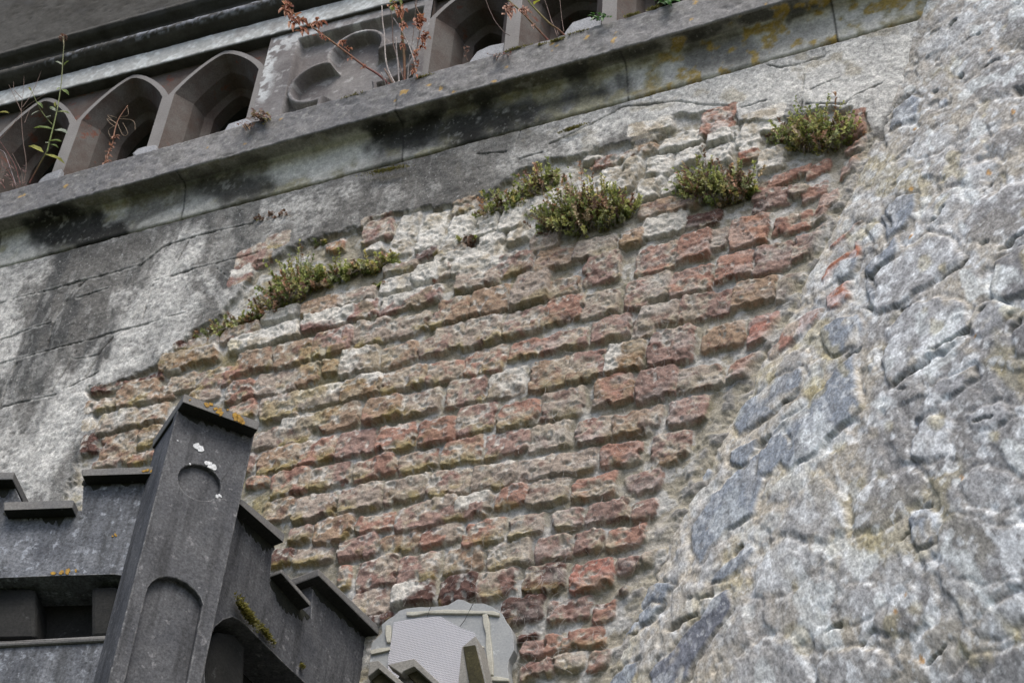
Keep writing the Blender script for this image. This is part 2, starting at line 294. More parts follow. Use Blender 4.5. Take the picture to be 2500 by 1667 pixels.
TZ = (1200, 1107, 2.8, [(1055, 200, 240, 150, 'p'), (1055, 385, 150, 140, 'p'), (800, 405, 290, 140, 'p'), (1175, 55, 190, 90, 'b'), (950, 760, 150, 80, 'd'), (900, 950, 90, 50, 'g'), (1120, 730, 170, 100, 'g')])
TH = (900, 420, 4.52, [(405, 700, 250, 470, 'w', -.3, .32), (705, 660, 240, 420, 'w', -.3, .3), (1010, 650, 260, 360, 'w', -.3, .3), (1060, 400, 260, 150, 'b'), (1310, 600, 250, 240, 'w', -.3, .3), (1615, 500, 260, 330, 'w', -.3, .3), (110, 660, 330, 260, 'p'),
 (660, 920, 250, 110, 'd+'), (930, 860, 300, 110, 'b'), (370, 1065, 370, 110, 'g'), (320, 1240, 380, 190, 'w'), (700, 1120, 380, 190, 'w'), (1380, 750, 280, 110, 'w'), (60, 860, 200, 100, 'w'), (1950, 350, 300, 240, 'w', -.3, .3), (1800, 700, 300, 120, 'w')])
TI = (1400, 240, 3.178, [(260, 640, 150, 190, 'w', -.3, .3), (440, 590, 140, 280, 'w', -.3, .35), (670, 540, 190, 160, 'w', -.3, .3), (590, 710, 170, 170, 'w', -.3, .3), (1130, 450, 210, 150, 'w'), (1540, 480, 200, 190, 'w'), (1370, 420, 150, 150, 'wr'), (770, 680, 110, 170, 'w', -.3, .3), (900, 460, 200, 150, 'w', -.3, .3),
 (1130, 190, 270, 190, 'r'), (1160, 300, 220, 110, 'w+'), (850, 340, 330, 100, 'w'), (1480, 200, 330, 170, 'w'), (620, 240, 340, 100, 'w'), (260, 500, 180, 80, 'r'), (500, 430, 300, 60, 'b'), (2150, 190, 230, 120, 'r'), (2160, 275, 240, 110, 'r'), (2200, 390, 170, 90, 'r'),
 (2215, 520, 270, 100, 'o', -.6), (1910, 560, 200, 100, 'r', -.5), (1680, 610, 320, 90, 'r', -.45), (1500, 700, 170, 80, 'r', -.4), (1370, 330, 200, 90, 'w'), (1600, 800, 200, 80, 'p'), (850, 840, 260, 80, 'b'), (150, 480, 120, 70, 'w'), (1750, 740, 150, 90, 'g')])
TJ = (180, 780, 4.52, [(1450, 265, 340, 140, 'p'), (1200, 320, 130, 100, 'd'), (1290, 450, 640, 180, 'wb+'), (500, 745, 560, 70, 'd'), (890, 650, 220, 80, 'd'), (1830, 170, 350, 130, 'b'), (725, 840, 430, 270, 'b+'), (1035, 810, 160, 170, 'b'), (1200, 710, 320, 200, 'b'), (1560, 660, 380, 220, 'p'),
 (330, 970, 320, 150, 'b'), (500, 1140, 430, 240, 'wg+'), (880, 1060, 310, 220, 'b'), (1450, 840, 330, 150, 'g'), (200, 1200, 160, 140, 'w'), (210, 1400, 160, 190, 'd'), (510, 1400, 420, 280, 'b'), (870, 1310, 270, 220, 'b'), (770, 1540, 300, 130, 'r'), (520, 1560, 260, 90, 'g'),
 (1100, 560, 200, 80, 'w'), (330, 1600, 240, 90, 'p')])
TK = (830, 1300, 4.273, [(60, 480, 130, 250, 'r'), (395, 430, 420, 330, 'p'), (825, 390, 400, 300, 'p'), (330, 740, 410, 270, 'g'), (780, 640, 430, 270, 'wd+'), (430, 900, 250, 100, 'd'), (100, 200, 230, 160, 'p')])
TL = (560, 480, 4.52, [(1180, 560, 200, 140, 'o'), (300, 700, 420, 230, 'p', -.4), (560, 520, 240, 150, 'g'), (150, 900, 250, 180, 'wp', -.4)])
base = {'r': (.30, .145, .10), 'R': (.30, .095, .065), 'o': (.36, .165, .095), 'p': (.26, .16, .135), 'b': (.28, .19, .115), 'g': (.33, .285, .235), 'w': (.56, .535, .48), 'd': (.12, .07, .058), 's': (.25, .27, .30)}
bm = np.zeros_like(UU); BC = Cc.copy(); Hbr = np.full_like(UU, -1.0); Hcol = np.full_like(UU, -1.0)
wu = (fbm(UU, VV, 20, 3, 71)-.5)*.018+(nC-.5)*.005; wv = (fbm(UU, VV, 20, 3, 72)-.5)*.017+(fbm(UU, VV, 70, 3, 73)-.5)*.008
chip = fbm(UU, VV, 34, 4, 75); crust = fbm(UU, VV, 17, 4, 76); crust2 = fbm(UU, VV, 60, 3, 77)
rough = (fbm(UU, VV, 45, 4, 78, .6)-.5)
for ox, oy, sc, L in (TA, TB, TC, TD, TE, TF, TG, TZ, TH, TI, TJ, TK, TL):
    for B in L:
        cx, cy, bw, bh, code = B[:5]; cx = ox+cx/sc; cy = oy+cy/sc; bw = bw/sc; bh = bh/sc
        P = onA(cx, cy)
        if len(B) > 5: sl = B[5]
        else:
            a, b_ = topx(P+np.array([[.05, 0, 0], [-.05, 0, 0]])); sl = (b_[0]-b_[1])/(a[0]-a[1])*1.06
        lean = B[6] if len(B) > 6 else .12
        E = onA([cx-bw/2, cx+bw/2, cx-lean*bh/2, cx+lean*bh/2], [cy-sl*bw/2, cy+sl*bw/2, cy+bh/2, cy-bh/2])[:, [0, 2]]
        ea = (E[1]-E[0])/2; eb = (E[3]-E[2])/2; hw = np.linalg.norm(ea); hh = np.linalg.norm(eb); ea = ea*(hw+.0035)/hw; eb = eb*(hh+.0035)/hh; hw += .0035; hh += .0035
        R = hw+hh+.02; i0, i1 = np.searchsorted(v1, [P[2]-R, P[2]+R]); j0, j1 = np.searchsorted(u1, [P[0]-R, P[0]+R])
        if i1-i0 < 3 or j1-j0 < 3: continue
        sl_ = (slice(i0, i1), slice(j0, j1))
        du = UU[sl_]-P[0]+wu[sl_]; dw = VV[sl_]-P[2]+wv[sl_]
        iv = np.linalg.inv(np.array([ea, eb]).T)
        a = du*iv[0, 0]+dw*iv[0, 1]; b_ = du*iv[1, 0]+dw*iv[1, 1]
        rr = min(.012, hh*.5)+rng.uniform(0, .004)
        qx = np.abs(a)*hw-(hw-rr-.001); qy = np.abs(b_)*hh-(hh-rr-.001)
        sd_ = rr-(np.sqrt(np.maximum(qx, 0)**2+np.maximum(qy, 0)**2)+np.minimum(np.maximum(qx, qy), 0))
        sd_ = sd_-np.clip(chip[sl_]-.60, 0, 1)*.05
        prot = (.021 if '+' in code else .0142)+rng.uniform(-.003, .005)
        t1, t2 = rng.uniform(-.004, .004), rng.uniform(-.003, .006)
        k = np.clip((sd_+.002)/(.0060+.011*ss(.1, .9, b_)), 0, 1); k = k*(2-k)
        hb = -.004+k*(prot+a*t1-b_*t2+rough[sl_]*.017+.002)-ss(.62, .76, crust2[sl_])*.004*k
        up = hb > Hbr[sl_]
        c1 = np.array(base[code[0]])*rng.uniform(.88, 1.12)
        c0 = np.broadcast_to(c1, du.shape+(3,))
        if len(code) > 1 and code[1] in base:
            c0 = mix(c0, base[code[1]], ss(.42, .6, crust[sl_]+(.06 if True else 0)-b_*.12))
        ph = rng.uniform(-.06, .06); c0 = mix(c0, (.345, .27, .225), .34) if code[0] not in 'wd' else c0
        if code[0] not in 'w':
            c0 = mix(c0, (.39, .345, .275), ss(.47, .60, crust[sl_]*.5+crust2[sl_]*.5+ph+(-.06 if '+' in code or code[0] in 'Rod' else .03)-(.035 if cx > 1350 else 0))*.8)
            c0 = mix(c0, (.15, .075, .06), ss(.60, .72, chip[sl_]+ph)*.6)
            c0 = mix(c0, (.27, .215, .07), ss(.1, .9, -b_)*ss(.5, .62, crust[sl_]-ph)*.7*ss(1900, 900, cx))
        else:
            c0 = mix(c0, (.33, .28, .20), ss(.52, .66, crust[sl_]+ph)*.75)
        c0 = mix(c0, (.56, .555, .52), ss(.62, .74, crust2[sl_]+.08*b_+(.03 if cx < 1300 else -.05))*.55)
        hx = hw+.006; hy = hh-.001; qx = np.abs(a)*hw-(hx-.006); qy = np.abs(b_)*hh-(hy-.006)
        s2 = .006-(np.sqrt(np.maximum(qx, 0)**2+np.maximum(qy, 0)**2)+np.minimum(np.maximum(qx, qy), 0))
        Hcol[sl_] = np.maximum(Hcol[sl_], -.006+ss(-.001, .006, s2)*(prot*.50+(nC[sl_]-.5)*.010))
        Hbr[sl_] = np.where(up, hb, Hbr[sl_]); kk = np.where(up, ss(0, .4, k), 0)
        bm[sl_] = np.maximum(bm[sl_]*(1-kk), kk); BC[sl_] = mix(BC[sl_], c0, kk)
fade = ss(-.01, .03, dc)
Hh = np.where(inB*fade > .5, np.maximum(Hh, Hcol), Hh)
Hh = np.where(bm*fade > .01, np.maximum(Hh, Hbr*fade+Hh*(1-fade)), Hh)
Cc = mix(Cc, BC, bm*fade)
lw = np.zeros_like(UU)
for x0, y0, x1, y1, r, a_ in [(900, 560, 1300, 450, 55, .75), (1300, 430, 1760, 310, 75, .8), (880, 660, 1160, 600, 30, .55), (520, 770, 860, 690, 22, .5), (230, 960, 330, 950, 30, .6), (400, 810, 620, 760, 20, .5), (1150, 500, 1500, 500, 30, .4)]:
    lw = np.maximum(lw, a_*ss(r*S*1.3, r*S*.3, segd(PX, PY, [(x0*S, y0*S), (x1*S, y1*S)])+(nA-.5)*80+(nB-.5)*40))
Cc = mix(Cc, limew, lw*ss(.40, .58, nC*.5+nB*.5)*.8*inB)
# mortar slump towards the rubble wall
near = ss(.07, .0, dc+(nA-.5)*.12)*inB
Hh = Hh+near*.018+near*(nB-.5)*.02
Cc = mix(Cc, mix(np.broadcast_to(mort*1.05, UU.shape+(3,)), (.25, .24, .22), ss(.5, .65, nB)), near*(1-bm*.75))
# dusty webs lying on the lower right bricks
web = ss(.52, .68, fbm(UU*1.0, VV*2.2, 12, 4, 81))*ss(1150, 1400, PX)*ss(500, 900, PY+(PX-1200)*.5)
Cc = mix(Cc, (.47, .45, .42), web*.35)
Cc = mix(Cc, (.33, .27, .10), ss(.62, .72, fbm(UU, VV, 11, 4, 83))*ss(1300, 500, PX)*inB*.45)
VA = np.stack([UU, -Hh, VV], -1).reshape(-1, 3)
FA = gridfaces(*UU.shape)
fm = inB.reshape(-1)[FA[:, 0]] > .5
vis = np.zeros(len(FA), bool); px_, py_ = PX.reshape(-1)[FA[:, 0]], PY.reshape(-1)[FA[:, 0]]
vis = (VA[:, 2][FA[:, 0]] < 6.16) & (px_ > -620) & (px_ < 2500) & (py_ < 1990) & (dc.reshape(-1)[FA[:, 0]] > -.16)
mB = mat_attr("weathered_brick", 210, .30, .75, .004, .92, .35, (.62, .61, .57))
mR = mat_attr("lichened_render", 220, .42, .7, .003, .92, .45, (.62, .63, .61))
wallA = empty("old_wall", (0, 0, 0), "old wall of bare red brick and scratched grey render under the ledge", "wall")
def sub(name, sel, mat, label=None):
    F = FA[sel & vis]; u, inv = np.unique(F, return_inverse=True)
    return mk(name, VA[u], inv.reshape(F.shape), mat, wallA, Cc.reshape(-1, 3)[u], label=label)
sub("brickwork", fm, mB); sub("render", ~fm, mR)
# plain core of the wall behind the modelled face
def boxv(o, ex, ey, ez):
    o = np.asarray(o, float); P = []
    for k in (0, 1):
        for a, b in ((0, 0), (1, 0), (1, 1), (0, 1)): P.append(o+np.asarray(ex)*a+np.asarray(ey)*b+np.asarray(ez)*k)
    return P, [(0, 3, 2, 1), (4, 5, 6, 7), (0, 1, 5, 4), (1, 2, 6, 5), (2, 3, 7, 6), (3, 0, 4, 7)]
mcore = mat_stone("wall_core", (.22, .21, .19), (.3, .28, .25))
P, F = boxv((-4.2, .03, 0), (5.9, 0, 0), (0, .5, 0), (0, 0, 6.28)); mk("core", P, F, mcore, wallA, smooth=False)
del BC, VA
# ================================================================== RUBBLE WALL
dB = -hdir(32.6)                                 # runs towards the viewer's right
def onB_st(x, y):
    r = ray(x, y); lam = np.full(r.shape[:-1], 4.5)
    def f(l):
        t = (CP[1]+l*r[..., 1])/dB[1]; s = CP[2]+l*r[..., 2]
        return CP[0]+l*r[..., 0]-cu(s)-t*dB[0], s, t
    for _ in range(12):
        a, s, t = f(lam); b_, _, _ = f(lam+1e-4); lam = lam-np.clip(a/((b_-a)/1e-4), -1, 1)
    a, s, t = f(lam); return s, t
s1 = np.arange(2.95, 6.75, .0036); t1 = np.arange(-.06, 3.9, .0042)
TT, SS = np.meshgrid(t1, s1)
BX = np.stack([cu(SS)+TT*dB[0], TT*dB[1], SS], -1)
QX, QY = topx(BX)
use = (QX > 1250) & (QX < 2760) & (QY > -150) & (QY < 1950)
rows = np.where(use.any(1))[0]; cols = np.where(use.any(0))[0]
sl_ = (slice(rows[0], rows[-1]+1), slice(cols[0], cols[-1]+1))
TT, SS, BX, QX, QY, use = TT[sl_], SS[sl_], BX[sl_], QX[sl_], QY[sl_], use[sl_]
gs = np.gradient(BX, axis=0); gt = np.gradient(BX, axis=1); NB = np.cross(gt, gs); NB /= np.linalg.norm(NB, axis=-1, keepdims=True)
if (NB[10, 10]@(CP-BX[10, 10])) < 0: NB = -NB
ic, jc = BX.shape[0]//2, BX.shape[1]//2; Nc = NB[ic, jc]; e2_ = np.cross(Nc, dB); e2_ /= np.linalg.norm(e2_); Pc = BX[ic, jc]
p0 = np.array(topx(Pc)); J = np.array([np.array(topx(Pc+e*.01))-p0 for e in (dB, e2_)]).T*100
pq = np.stack([(BX-Pc)@dB, (BX-Pc)@e2_], -1); ll = pq@J.T/1000.       # surface chart that undoes most of the oblique squash of the bedding
ca, sa = cos(radians(40)), sin(radians(40)); X = (ll[..., 0]*ca-ll[..., 1]*sa)/1.5+20; Y = ll[..., 0]*sa+ll[..., 1]*ca+20
a1 = fbm(X, Y, 7, 5, 101); a2 = fbm(X, Y, 26, 4, 102); a3 = fbm(X, Y, 80, 3, 103, .6); a4 = fbm(X, Y, 2.6, 4, 104); a5 = fbm(X, Y, 14, 4, 105, .6)
H = (a1-.5)*.010+(a2-.5)*.0035+(a3-.5)*.0026+(a5-.5)*.003
H -= ss(.66, .72, a5)*.003
H -= ss(.64, .72, fbm(X, Y, 34, 3, 106))*.0022
mortB = np.array([.42, .385, .32]); sto = np.array([.32, .32, .315])
C = mix(np.broadcast_to(mortB, X.shape+(3,)), (.51, .50, .47), ss(.4, .65, a2*.6+a3*.4))
C = mix(C, (.30, .28, .23), ss(.55, .7, a5)*.6)
C = mix(C, (.47, .42, .335), ss(.38, .56, fbm(X, Y, 30, 4, 160))*.6)
# general weathering: greyer away from the corner
gw = ss(1900, 2250, QX+(a1-.5)*300+(QY-800)*.25)
C = mix(C, (.31, .305, .295), gw*.75*ss(.3, .6, a1*.5+a5*.5+.1))
C = mix(C, (.50, .505, .50), ss(.51, .62, a4*.3+a1*.25+a3*.45)*.65)
C = mix(C, (.20, .20, .20), ss(.50, .64, fbm(X, Y, 4.5, 5, 108))*.75*gw); C = mix(C, (.40, .36, .285), ss(.56, .64, fbm(X, Y, 12, 5, 150))*.6)
C = mix(C, (.36, .31, .16), ss(.62, .72, fbm(X, Y, 10, 4, 109))*.45)
S6 = (1660, 550, 2.8); S7 = (1660, 1107, 2.8); S3 = (1660, 0, 2.8); S2 = (1200, 1107, 2.8); SG = (1400, 780, 4.52)
stones = [  # frame, outline, height mm, colour, white bloom
 (S6, [(1330, 330), (1420, 230), (1560, 110), (1700, 30), (1850, 60), (1960, 220), (1800, 330), (1640, 430), (1500, 560), (1330, 600), (1275, 540), (1270, 450)], 26, 'g', .75),
 (S6, [(1400, 720), (1560, 560), (1720, 500), (1960, 520), (2000, 680), (1790, 860), (1550, 1010), (1440, 1095), (1385, 950)], 30, 'g', .7),
 (S6, [(560, 1568), (640, 1400), (870, 1230), (1180, 880), (1200, 990), (1250, 1220), (1080, 1420), (900, 1600), (740, 1670), (640, 1600)], 24, 's', .62),
 (S6, [(380, 1340), (440, 1230), (620, 1080), (830, 960), (860, 1010), (780, 1150), (650, 1260), (420, 1420)], 18, 's', .15),
 (S6, [(1580, 1310), (1640, 1180), (1800, 1050), (2020, 960), (2040, 1050), (1800, 1230), (1600, 1340)], 16, 'g', .2),
 (S6, [(1245, 310), (1300, 230), (1400, 160), (1480, 80), (1510, 150), (1380, 270), (1270, 350)], 40, 's', .05),
 (S6, [(1280, 50), (1300, -10), (1400, -10), (1425, 60), (1345, 125)], 30, 'w', .5),
 (S6, [(2150, 250), (2352, 130), (2480, 300), (2400, 470), (2160, 530), (2120, 400)], 22, 'k', .15),
 (S6, [(2020, 560), (2150, 500), (2300, 560), (2200, 700), (2060, 760), (1960, 700)], 12, 'g', .5),
 (S6, [(960, 720), (1000, 680), (1230, 600), (1260, 720), (1180, 820), (1060, 900), (980, 800)], 14, 's', .2),
 (S6, [(1850, 640), (1960, 620), (1980, 700), (1800, 860), (1760, 850)], 8, 'w', .7),
 (S6, [(2250, 760), (2352, 640), (2420, 760), (2400, 900), (2280, 900)], 16, 'k', .2),
 (S6, [(1320, 560), (1260, 460), (1260, 330), (1330, 420)], 12, 's', .1),
 (S6, [(1560, 1560), (1600, 1350), (1700, 1290), (1900, 1350), (1850, 1500), (1700, 1600)], 18, 'w', .8),
 (S6, [(1950, 1300), (2200, 1200), (2300, 1300), (2150, 1400), (1980, 1400)], 14, 'g', .5),
 (S7, [(80, 480), (160, 380), (240, 260), (400, 100), (570, -40), (570, 220), (500, 420), (330, 540), (200, 690), (130, 760), (90, 620)], 20, 's', .08),
 (S7, [(495, 850), (520, 740), (580, 640), (740, 540), (900, 600), (1000, 700), (900, 800), (800, 900), (640, 960), (500, 960)], 28, 'w', .85),
 (S7, [(580, 490), (700, 400), (800, 250), (960, 110), (1130, 300), (1160, 500), (1000, 600), (850, 590), (640, 520)], 24, 'g', .75),
 (S7, [(1160, 350), (1300, 180), (1560, 60), (1700, 150), (1620, 330), (1400, 500), (1180, 560)], 18, 'k', .3),
 (S7, [(-200, 1500), (-20, 1330), (100, 1180), (230, 1000), (350, 930), (345, 1060), (240, 1230), (120, 1420), (0, 1600), (-120, 1660)], 26, 'd', .1),
 (S7, [(1380, 1240), (1400, 1080), (1500, 960), (1640, 780), (1755, 700), (1740, 1000), (1700, 1130), (1560, 1250)], 16, 'k', .15),
 (S7, [(1760, 460), (1900, 390), (2200, 500), (2352, 460), (2480, 600), (2380, 800), (2100, 880), (1900, 840), (1780, 700)], 22, 'k', .2),
 (S7, [(1820, 1520), (2000, 1390), (2200, 1350), (2420, 1270), (2500, 1500), (2400, 1750), (1780, 1700)], 26, 'k', .12),
 (S7, [(1040, 1010), (1180, 900), (1340, 910), (1400, 1000), (1280, 1120), (1100, 1150)], 16, 'g', .5),
 (S7, [(260, 1600), (380, 1400), (520, 1250), (700, 1240), (860, 1340), (900, 1500), (800, 1700), (400, 1700)], 24, 'g', .55),
 (S7, [(380, 700), (480, 600), (520, 640), (440, 740), (320, 860), (200, 900), (280, 780)], 16, 's', .45),
 (S7, [(1600, 540), (1560, 430), (1700, 340), (1760, 420), (1740, 600), (1640, 640)], 14, 's', .4),
 (S7, [(900, 1500), (1000, 1330), (1200, 1300), (1380, 1350), (1500, 1500), (1300, 1650), (1000, 1680)], 18, 'g', .5),
 (S7, [(2000, 1180), (2200, 1000), (2330, 950), (2400, 1080), (2260, 1220), (2080, 1260)], 16, 'w', .6),
 (S7, [(1900, 180), (2100, 60), (2300, 120), (2380, 300), (2200, 380), (2000, 330)], 16, 'g', .45),
 (S6, [(590, 880), (640, 830), (760, 700), (880, 600), (960, 570), (940, 640), (820, 740), (700, 860), (610, 910)], 24, 'r', -.3), (S6, [(1000, 585), (1010, 500), (1100, 420), (1175, 365), (1150, 460), (1060, 560)], 26, 'R', -.3),
 (S6, [(990, 365), (1080, 250), (1240, 115), (1235, 170), (1100, 295), (1010, 375)], 24, 'R', -.3), (S6, [(1035, 145), (1110, 65), (1230, -10), (1255, -25), (1210, 25), (1070, 135)], 20, 'r', -.3), (S6, [(1060, 350), (1100, 260), (1220, 200), (1200, 290), (1120, 370)], 16, 's', 0),
 (S3, [(1440, 890), (1480, 770), (1590, 630), (1645, 680), (1625, 790), (1540, 860)], 26, 's', .1),
 (S3, [(1620, 340), (1750, 180), (1950, 50), (2060, 110), (1980, 260), (1760, 380), (1650, 410)], 20, 'w', .5),
 (S3, [(1920, 1500), (2000, 1370), (2180, 1280), (2400, 1240), (2480, 1500), (2300, 1650), (1980, 1640)], 28, 'k', .4),
 (S3, [(1640, 1430), (1760, 1340), (1900, 1290), (1945, 1380), (1800, 1500), (1680, 1560)], 20, 'w', .6),
 (S3, [(1960, 560), (2150, 430), (2400, 370), (2450, 560), (2250, 640), (2060, 660)], 18, 'k', .3),
 (S3, [(2060, 980), (2200, 880), (2400, 830), (2440, 980), (2200, 1090)], 20, 'k', .15),
 (S3, [(1400, 1510), (1440, 1430), (1500, 1340), (1620, 1300), (1620, 1400), (1540, 1540), (1430, 1660)], 26, 's', .3),
 (S3, [(1760, 700), (1800, 640), (1830, 690), (1790, 730)], 14, 's', .1),
 (S3, [(1860, 460), (2050, 320), (2100, 380), (1980, 520), (1880, 540)], 14, 'g', .3),
 (S3, [(1900, 1150), (2100, 1060), (2200, 1120), (2050, 1250), (1850, 1280)], 14, 'w', .7),
 (S3, [(1560, 1010), (1700, 900), (1850, 850), (1880, 940), (1720, 1060), (1600, 1100)], 12, 'w', .6),
 (S3, [(2150, 150), (2350, 0), (2450, 100), (2400, 300), (2200, 330)], 18, 'k', .25),
 (S2, [(880, 1200), (900, 1080), (1000, 950), (1140, 860), (1240, 880), (1180, 1000), (1130, 1080), (1000, 1190), (900, 1290)], 22, 's', .15),
 (S2, [(1000, 1110), (1080, 1040), (1150, 1050), (1130, 1120), (1030, 1170)], 30, 's', .1),
 (S2, [(820, 1568), (900, 1430), (1000, 1400), (980, 1500), (900, 1640), (820, 1700)], 16, 's', .1),
 (S2, [(1270, 260), (1340, 110), (1450, 50), (1520, 120), (1420, 230), (1300, 330)], 14, 's', .35),
 (SG, [(2050, 1500), (2150, 1330), (2330, 1200), (2400, 1400), (2200, 1700), (2000, 1740)], 14, 's', .1),
 (SG, [(1740, 1568), (1780, 1440), (1900, 1330), (2050, 1300), (2000, 1440), (1850, 1640)], 16, 's', .15),
]
pal = {'r': (.31, .17, .13), 'R': (.33, .14, .09), 'g': (.315, .32, .325), 's': (.225, .25, .28), 'k': (.185, .185, .188), 'd': (.155, .165, .19), 'w': (.46, .475, .48)}
wx = (fbm(QX, QY, 1/70., 3, 111)-.5)*26+(fbm(QX, QY, 1/22., 3, 112)-.5)*12; wy = (fbm(QX, QY, 1/70., 3, 113)-.5)*26+(fbm(QX, QY, 1/22., 3, 114)-.5)*12
sm = np.zeros_like(X); flat = (a3-.5)*.006+(a2-.5)*.008
bloom = fbm(X, Y, 16, 5, 115, .65); bl2 = fbm(X, Y, 70, 3, 116)
strat = fbm(X*.6, Y*3.0, 14, 4, 117)
for (ox, oy, sc), P, hh, code, bl in stones:
    fl = .22 if ((oy, ox) in ((1107, 1660), (0, 1660)) and code not in 'sd') else (1. if code in 'sdrR' else .75)
    P = np.array(tile(ox, oy, sc, P)); x0, y0 = P.min(0)-45; x1, y1 = P.max(0)+45
    m_ = (QX > x0) & (QX < x1) & (QY > y0) & (QY < y1)
    ii = np.where(m_.any(1))[0]; jj = np.where(m_.any(0))[0]
    if len(ii) < 2 or len(jj) < 2: continue
    z_ = (slice(ii[0], ii[-1]+1), slice(jj[0], jj[-1]+1))
    sd_ = polysd(QX[z_]+wx[z_], QY[z_]+wy[z_], P)
    k = ss(-7, 2, sd_) if code in 'rR' else ss(-2, 5+14*(1-fl), sd_)
    hs = hh/1000.*.17*(.3+.7*fl)+flat[z_]*.3+(a4[z_]-.5)*.004
    if code in 'sd': hs = hs+(strat[z_]-.5)*(.008 if code == 'd' else .002)
    H[z_] = np.where(k > 0, H[z_]*(1-k)+np.maximum(hs, H[z_]*.3)*k, H[z_])-ss(0, -5, sd_)*ss(-16, -6, sd_)*.002
    c0 = np.broadcast_to(np.array(pal[code]), sd_.shape+(3,))*(0.82+.36*a5[z_][..., None])
    c0 = mix(c0, (.56, .58, .59), ss(.70, .80, bloom[z_]*.5+bl2[z_]*.42+bl*.26+(ss(900, 400, np.abs(QX[z_]-x0)*6)*.05)))
    c0 = mix(c0, (.36, .34, .30), ss(.60, .7, a2[z_])*.25)
    c0 = mix(c0, (.47, .43, .35), ss(.62, .68, fbm(X[z_], Y[z_], 20, 4, 170))*.7*ss(30, 8, sd_))
    gap = ss(-9, -3, sd_)*ss(4, -1, sd_)*ss(.42, .6, a2[z_]*.6+a1[z_]*.4)
    k = k*(.55+.45*fl)
    C[z_] = mix(mix(C[z_], c0, k), (.15, .14, .115), gap*.75*fl); H[z_] = H[z_]-gap*.005*fl; sm[z_] = np.maximum(sm[z_], k)
# smaller rubble between the big stones
cell = .085; gx = np.floor(X/cell); gy = np.floor(Y/(cell*.6)); rs = np.random.default_rng(5)
best = np.full(X.shape, 9.); sec = np.full(X.shape, 9.); bid = np.zeros(X.shape)
def hsh(i, j, k):
    n = (i.astype(np.int64)*73856093 ^ j.astype(np.int64)*19349663 ^ k*83492791) & 0xffffff
    n = (n*1103515245+12345) & 0x7fffffff; return ((n >> 8) & 0xffff)/65535.
Xw = X+(a1-.5)*.06; Yw = Y+(a5-.5)*.03
for di in (-1, 0, 1):
    for dj in (-1, 0, 1):
        i = gx+di; j = gy+dj
        cx = (i+.15+.7*hsh(i, j, 1))*cell; cy = (j+.15+.7*hsh(i, j, 2))*cell*.6
        d = np.sqrt((Xw-cx)**2+((Yw-cy)*1.7)**2)
        nb = d < best; sec = np.where(nb, best, np.minimum(sec, d)); bid = np.where(nb, hsh(i, j, 3), bid); best = np.where(nb, d, best)
ed = (sec-best)
k = ss(.006, .03, ed)*(bid > .45)*(1-sm)*ss(.02, .12, TT)*(1-.8*gw)
H += k*(.001+.003*bid)
rc = np.where((bid > .8)[..., None], np.array([.42, .425, .42]), np.where((bid > .62)[..., None], np.array([.30, .30, .30]), np.array([.37, .355, .32])))
C = mix(C, rc, k*.55)
# lichens: white discs and specks, ochre and green tinges
H -= ss(.64, .7, fbm(X, Y, 19, 3, 120))*.005*(1-sm*.9)
for k_, (f, th, c_, am) in enumerate([(48, .68, (.70, .73, .74), .8), (23, .69, (.66, .70, .69), .75), (110, .66, (.72, .74, .74), .6)]):
    C = mix(C, c_, ss(th, th+.03, fbm(X, Y, f, 2, 130+k_))*am*(.35+.4*gw))
C = mix(C, (.40, .34, .16), ss(.70, .76, fbm(X, Y, 17, 3, 140))*.4*ss(.35, .6, a4))
C = mix(C, (.50, .26, .05), ss(.90, .92, fbm(X, Y, 40, 2, 141))*.8)
C = mix(C, (.17, .17, .165), ss(.62, .75, fbm(X, Y, 60, 3, 142))*.4)
# deep dark gaps seen between the stones (pixel frame, radius)
for (ox, oy, sc), P, r in [(S6, [(1240, 540), (1290, 560)], 4), (S6, [(1490, 590), (1580, 560)], 6), (S6, [(1450, 1095), (1560, 1020), (1700, 935)], 5), (S6, [(1500, 1120), (1540, 1110)], 7), (S6, [(1750, 385), (1960, 250)], 3.5), (S6, [(540, 1500), (600, 1440)], 7),
        (S6, [(690, 1230), (770, 1170)], 4), (S6, [(1120, 910), (1200, 850)], 4), (S7, [(1220, 1290), (1290, 1200)], 8), (S7, [(1660, 1420), (1810, 1290)], 7), (S7, [(980, 1200), (1080, 1150)], 6), (S7, [(80, 990), (220, 960)], 7), (S7, [(-60, 1200), (110, 1090)], 9),
        (S7, [(380, 680), (420, 630)], 4), (S3, [(1500, 290), (1540, 290)], 3), (S3, [(1820, 200), (1880, 140)], 3), (S3, [(1960, 270), (2040, 230)], 3), (S3, [(1350, 870), (1390, 990)], 10), (S3, [(1430, 1460), (1460, 1550)], 9), (S3, [(2060, 1290), (2100, 1250)], 5),
        (S3, [(2090, 450), (2160, 400)], 4), (S3, [(1900, 520), (1925, 505)], 5), (S3, [(1730, 620), (1745, 610)], 4), (S3, [(2300, 620), (2352, 600)], 7), (S3, [(1700, 1520), (1820, 1420)], 4), (S7, [(1500, 590), (1600, 510)], 3), (S7, [(1620, 400), (1700, 340)], 3),
        (S6, [(2060, 130), (2100, 110)], 6), (S6, [(2180, 170), (2320, 60)], 6), (S6, [(2250, 740), (2310, 640)], 5), (S6, [(2060, 600), (2100, 580)], 5), (S6, [(2000, 1360), (2150, 1310)], 3), (S2, [(860, 1330), (940, 1250), (1010, 1210)], 3.5), (S2, [(770, 1568), (800, 1500)], 5), (S6, [(1700, 880), (1990, 690)], 3)]:
    P = tile(ox, oy, sc, P); d = segd(QX+wx*.9, QY+wy*.9, P)+(a2-.5)*r*2.2+(a3-.5)*r*1.6; k = ss(r*1.1, r*-.2, d); H -= k*.013; C = mix(C, (.13, .12, .09), k*.7)
# blend of the surface towards the corner
H = H*ss(-.06, .05, TT)+ss(.05, -.04, TT)*.0
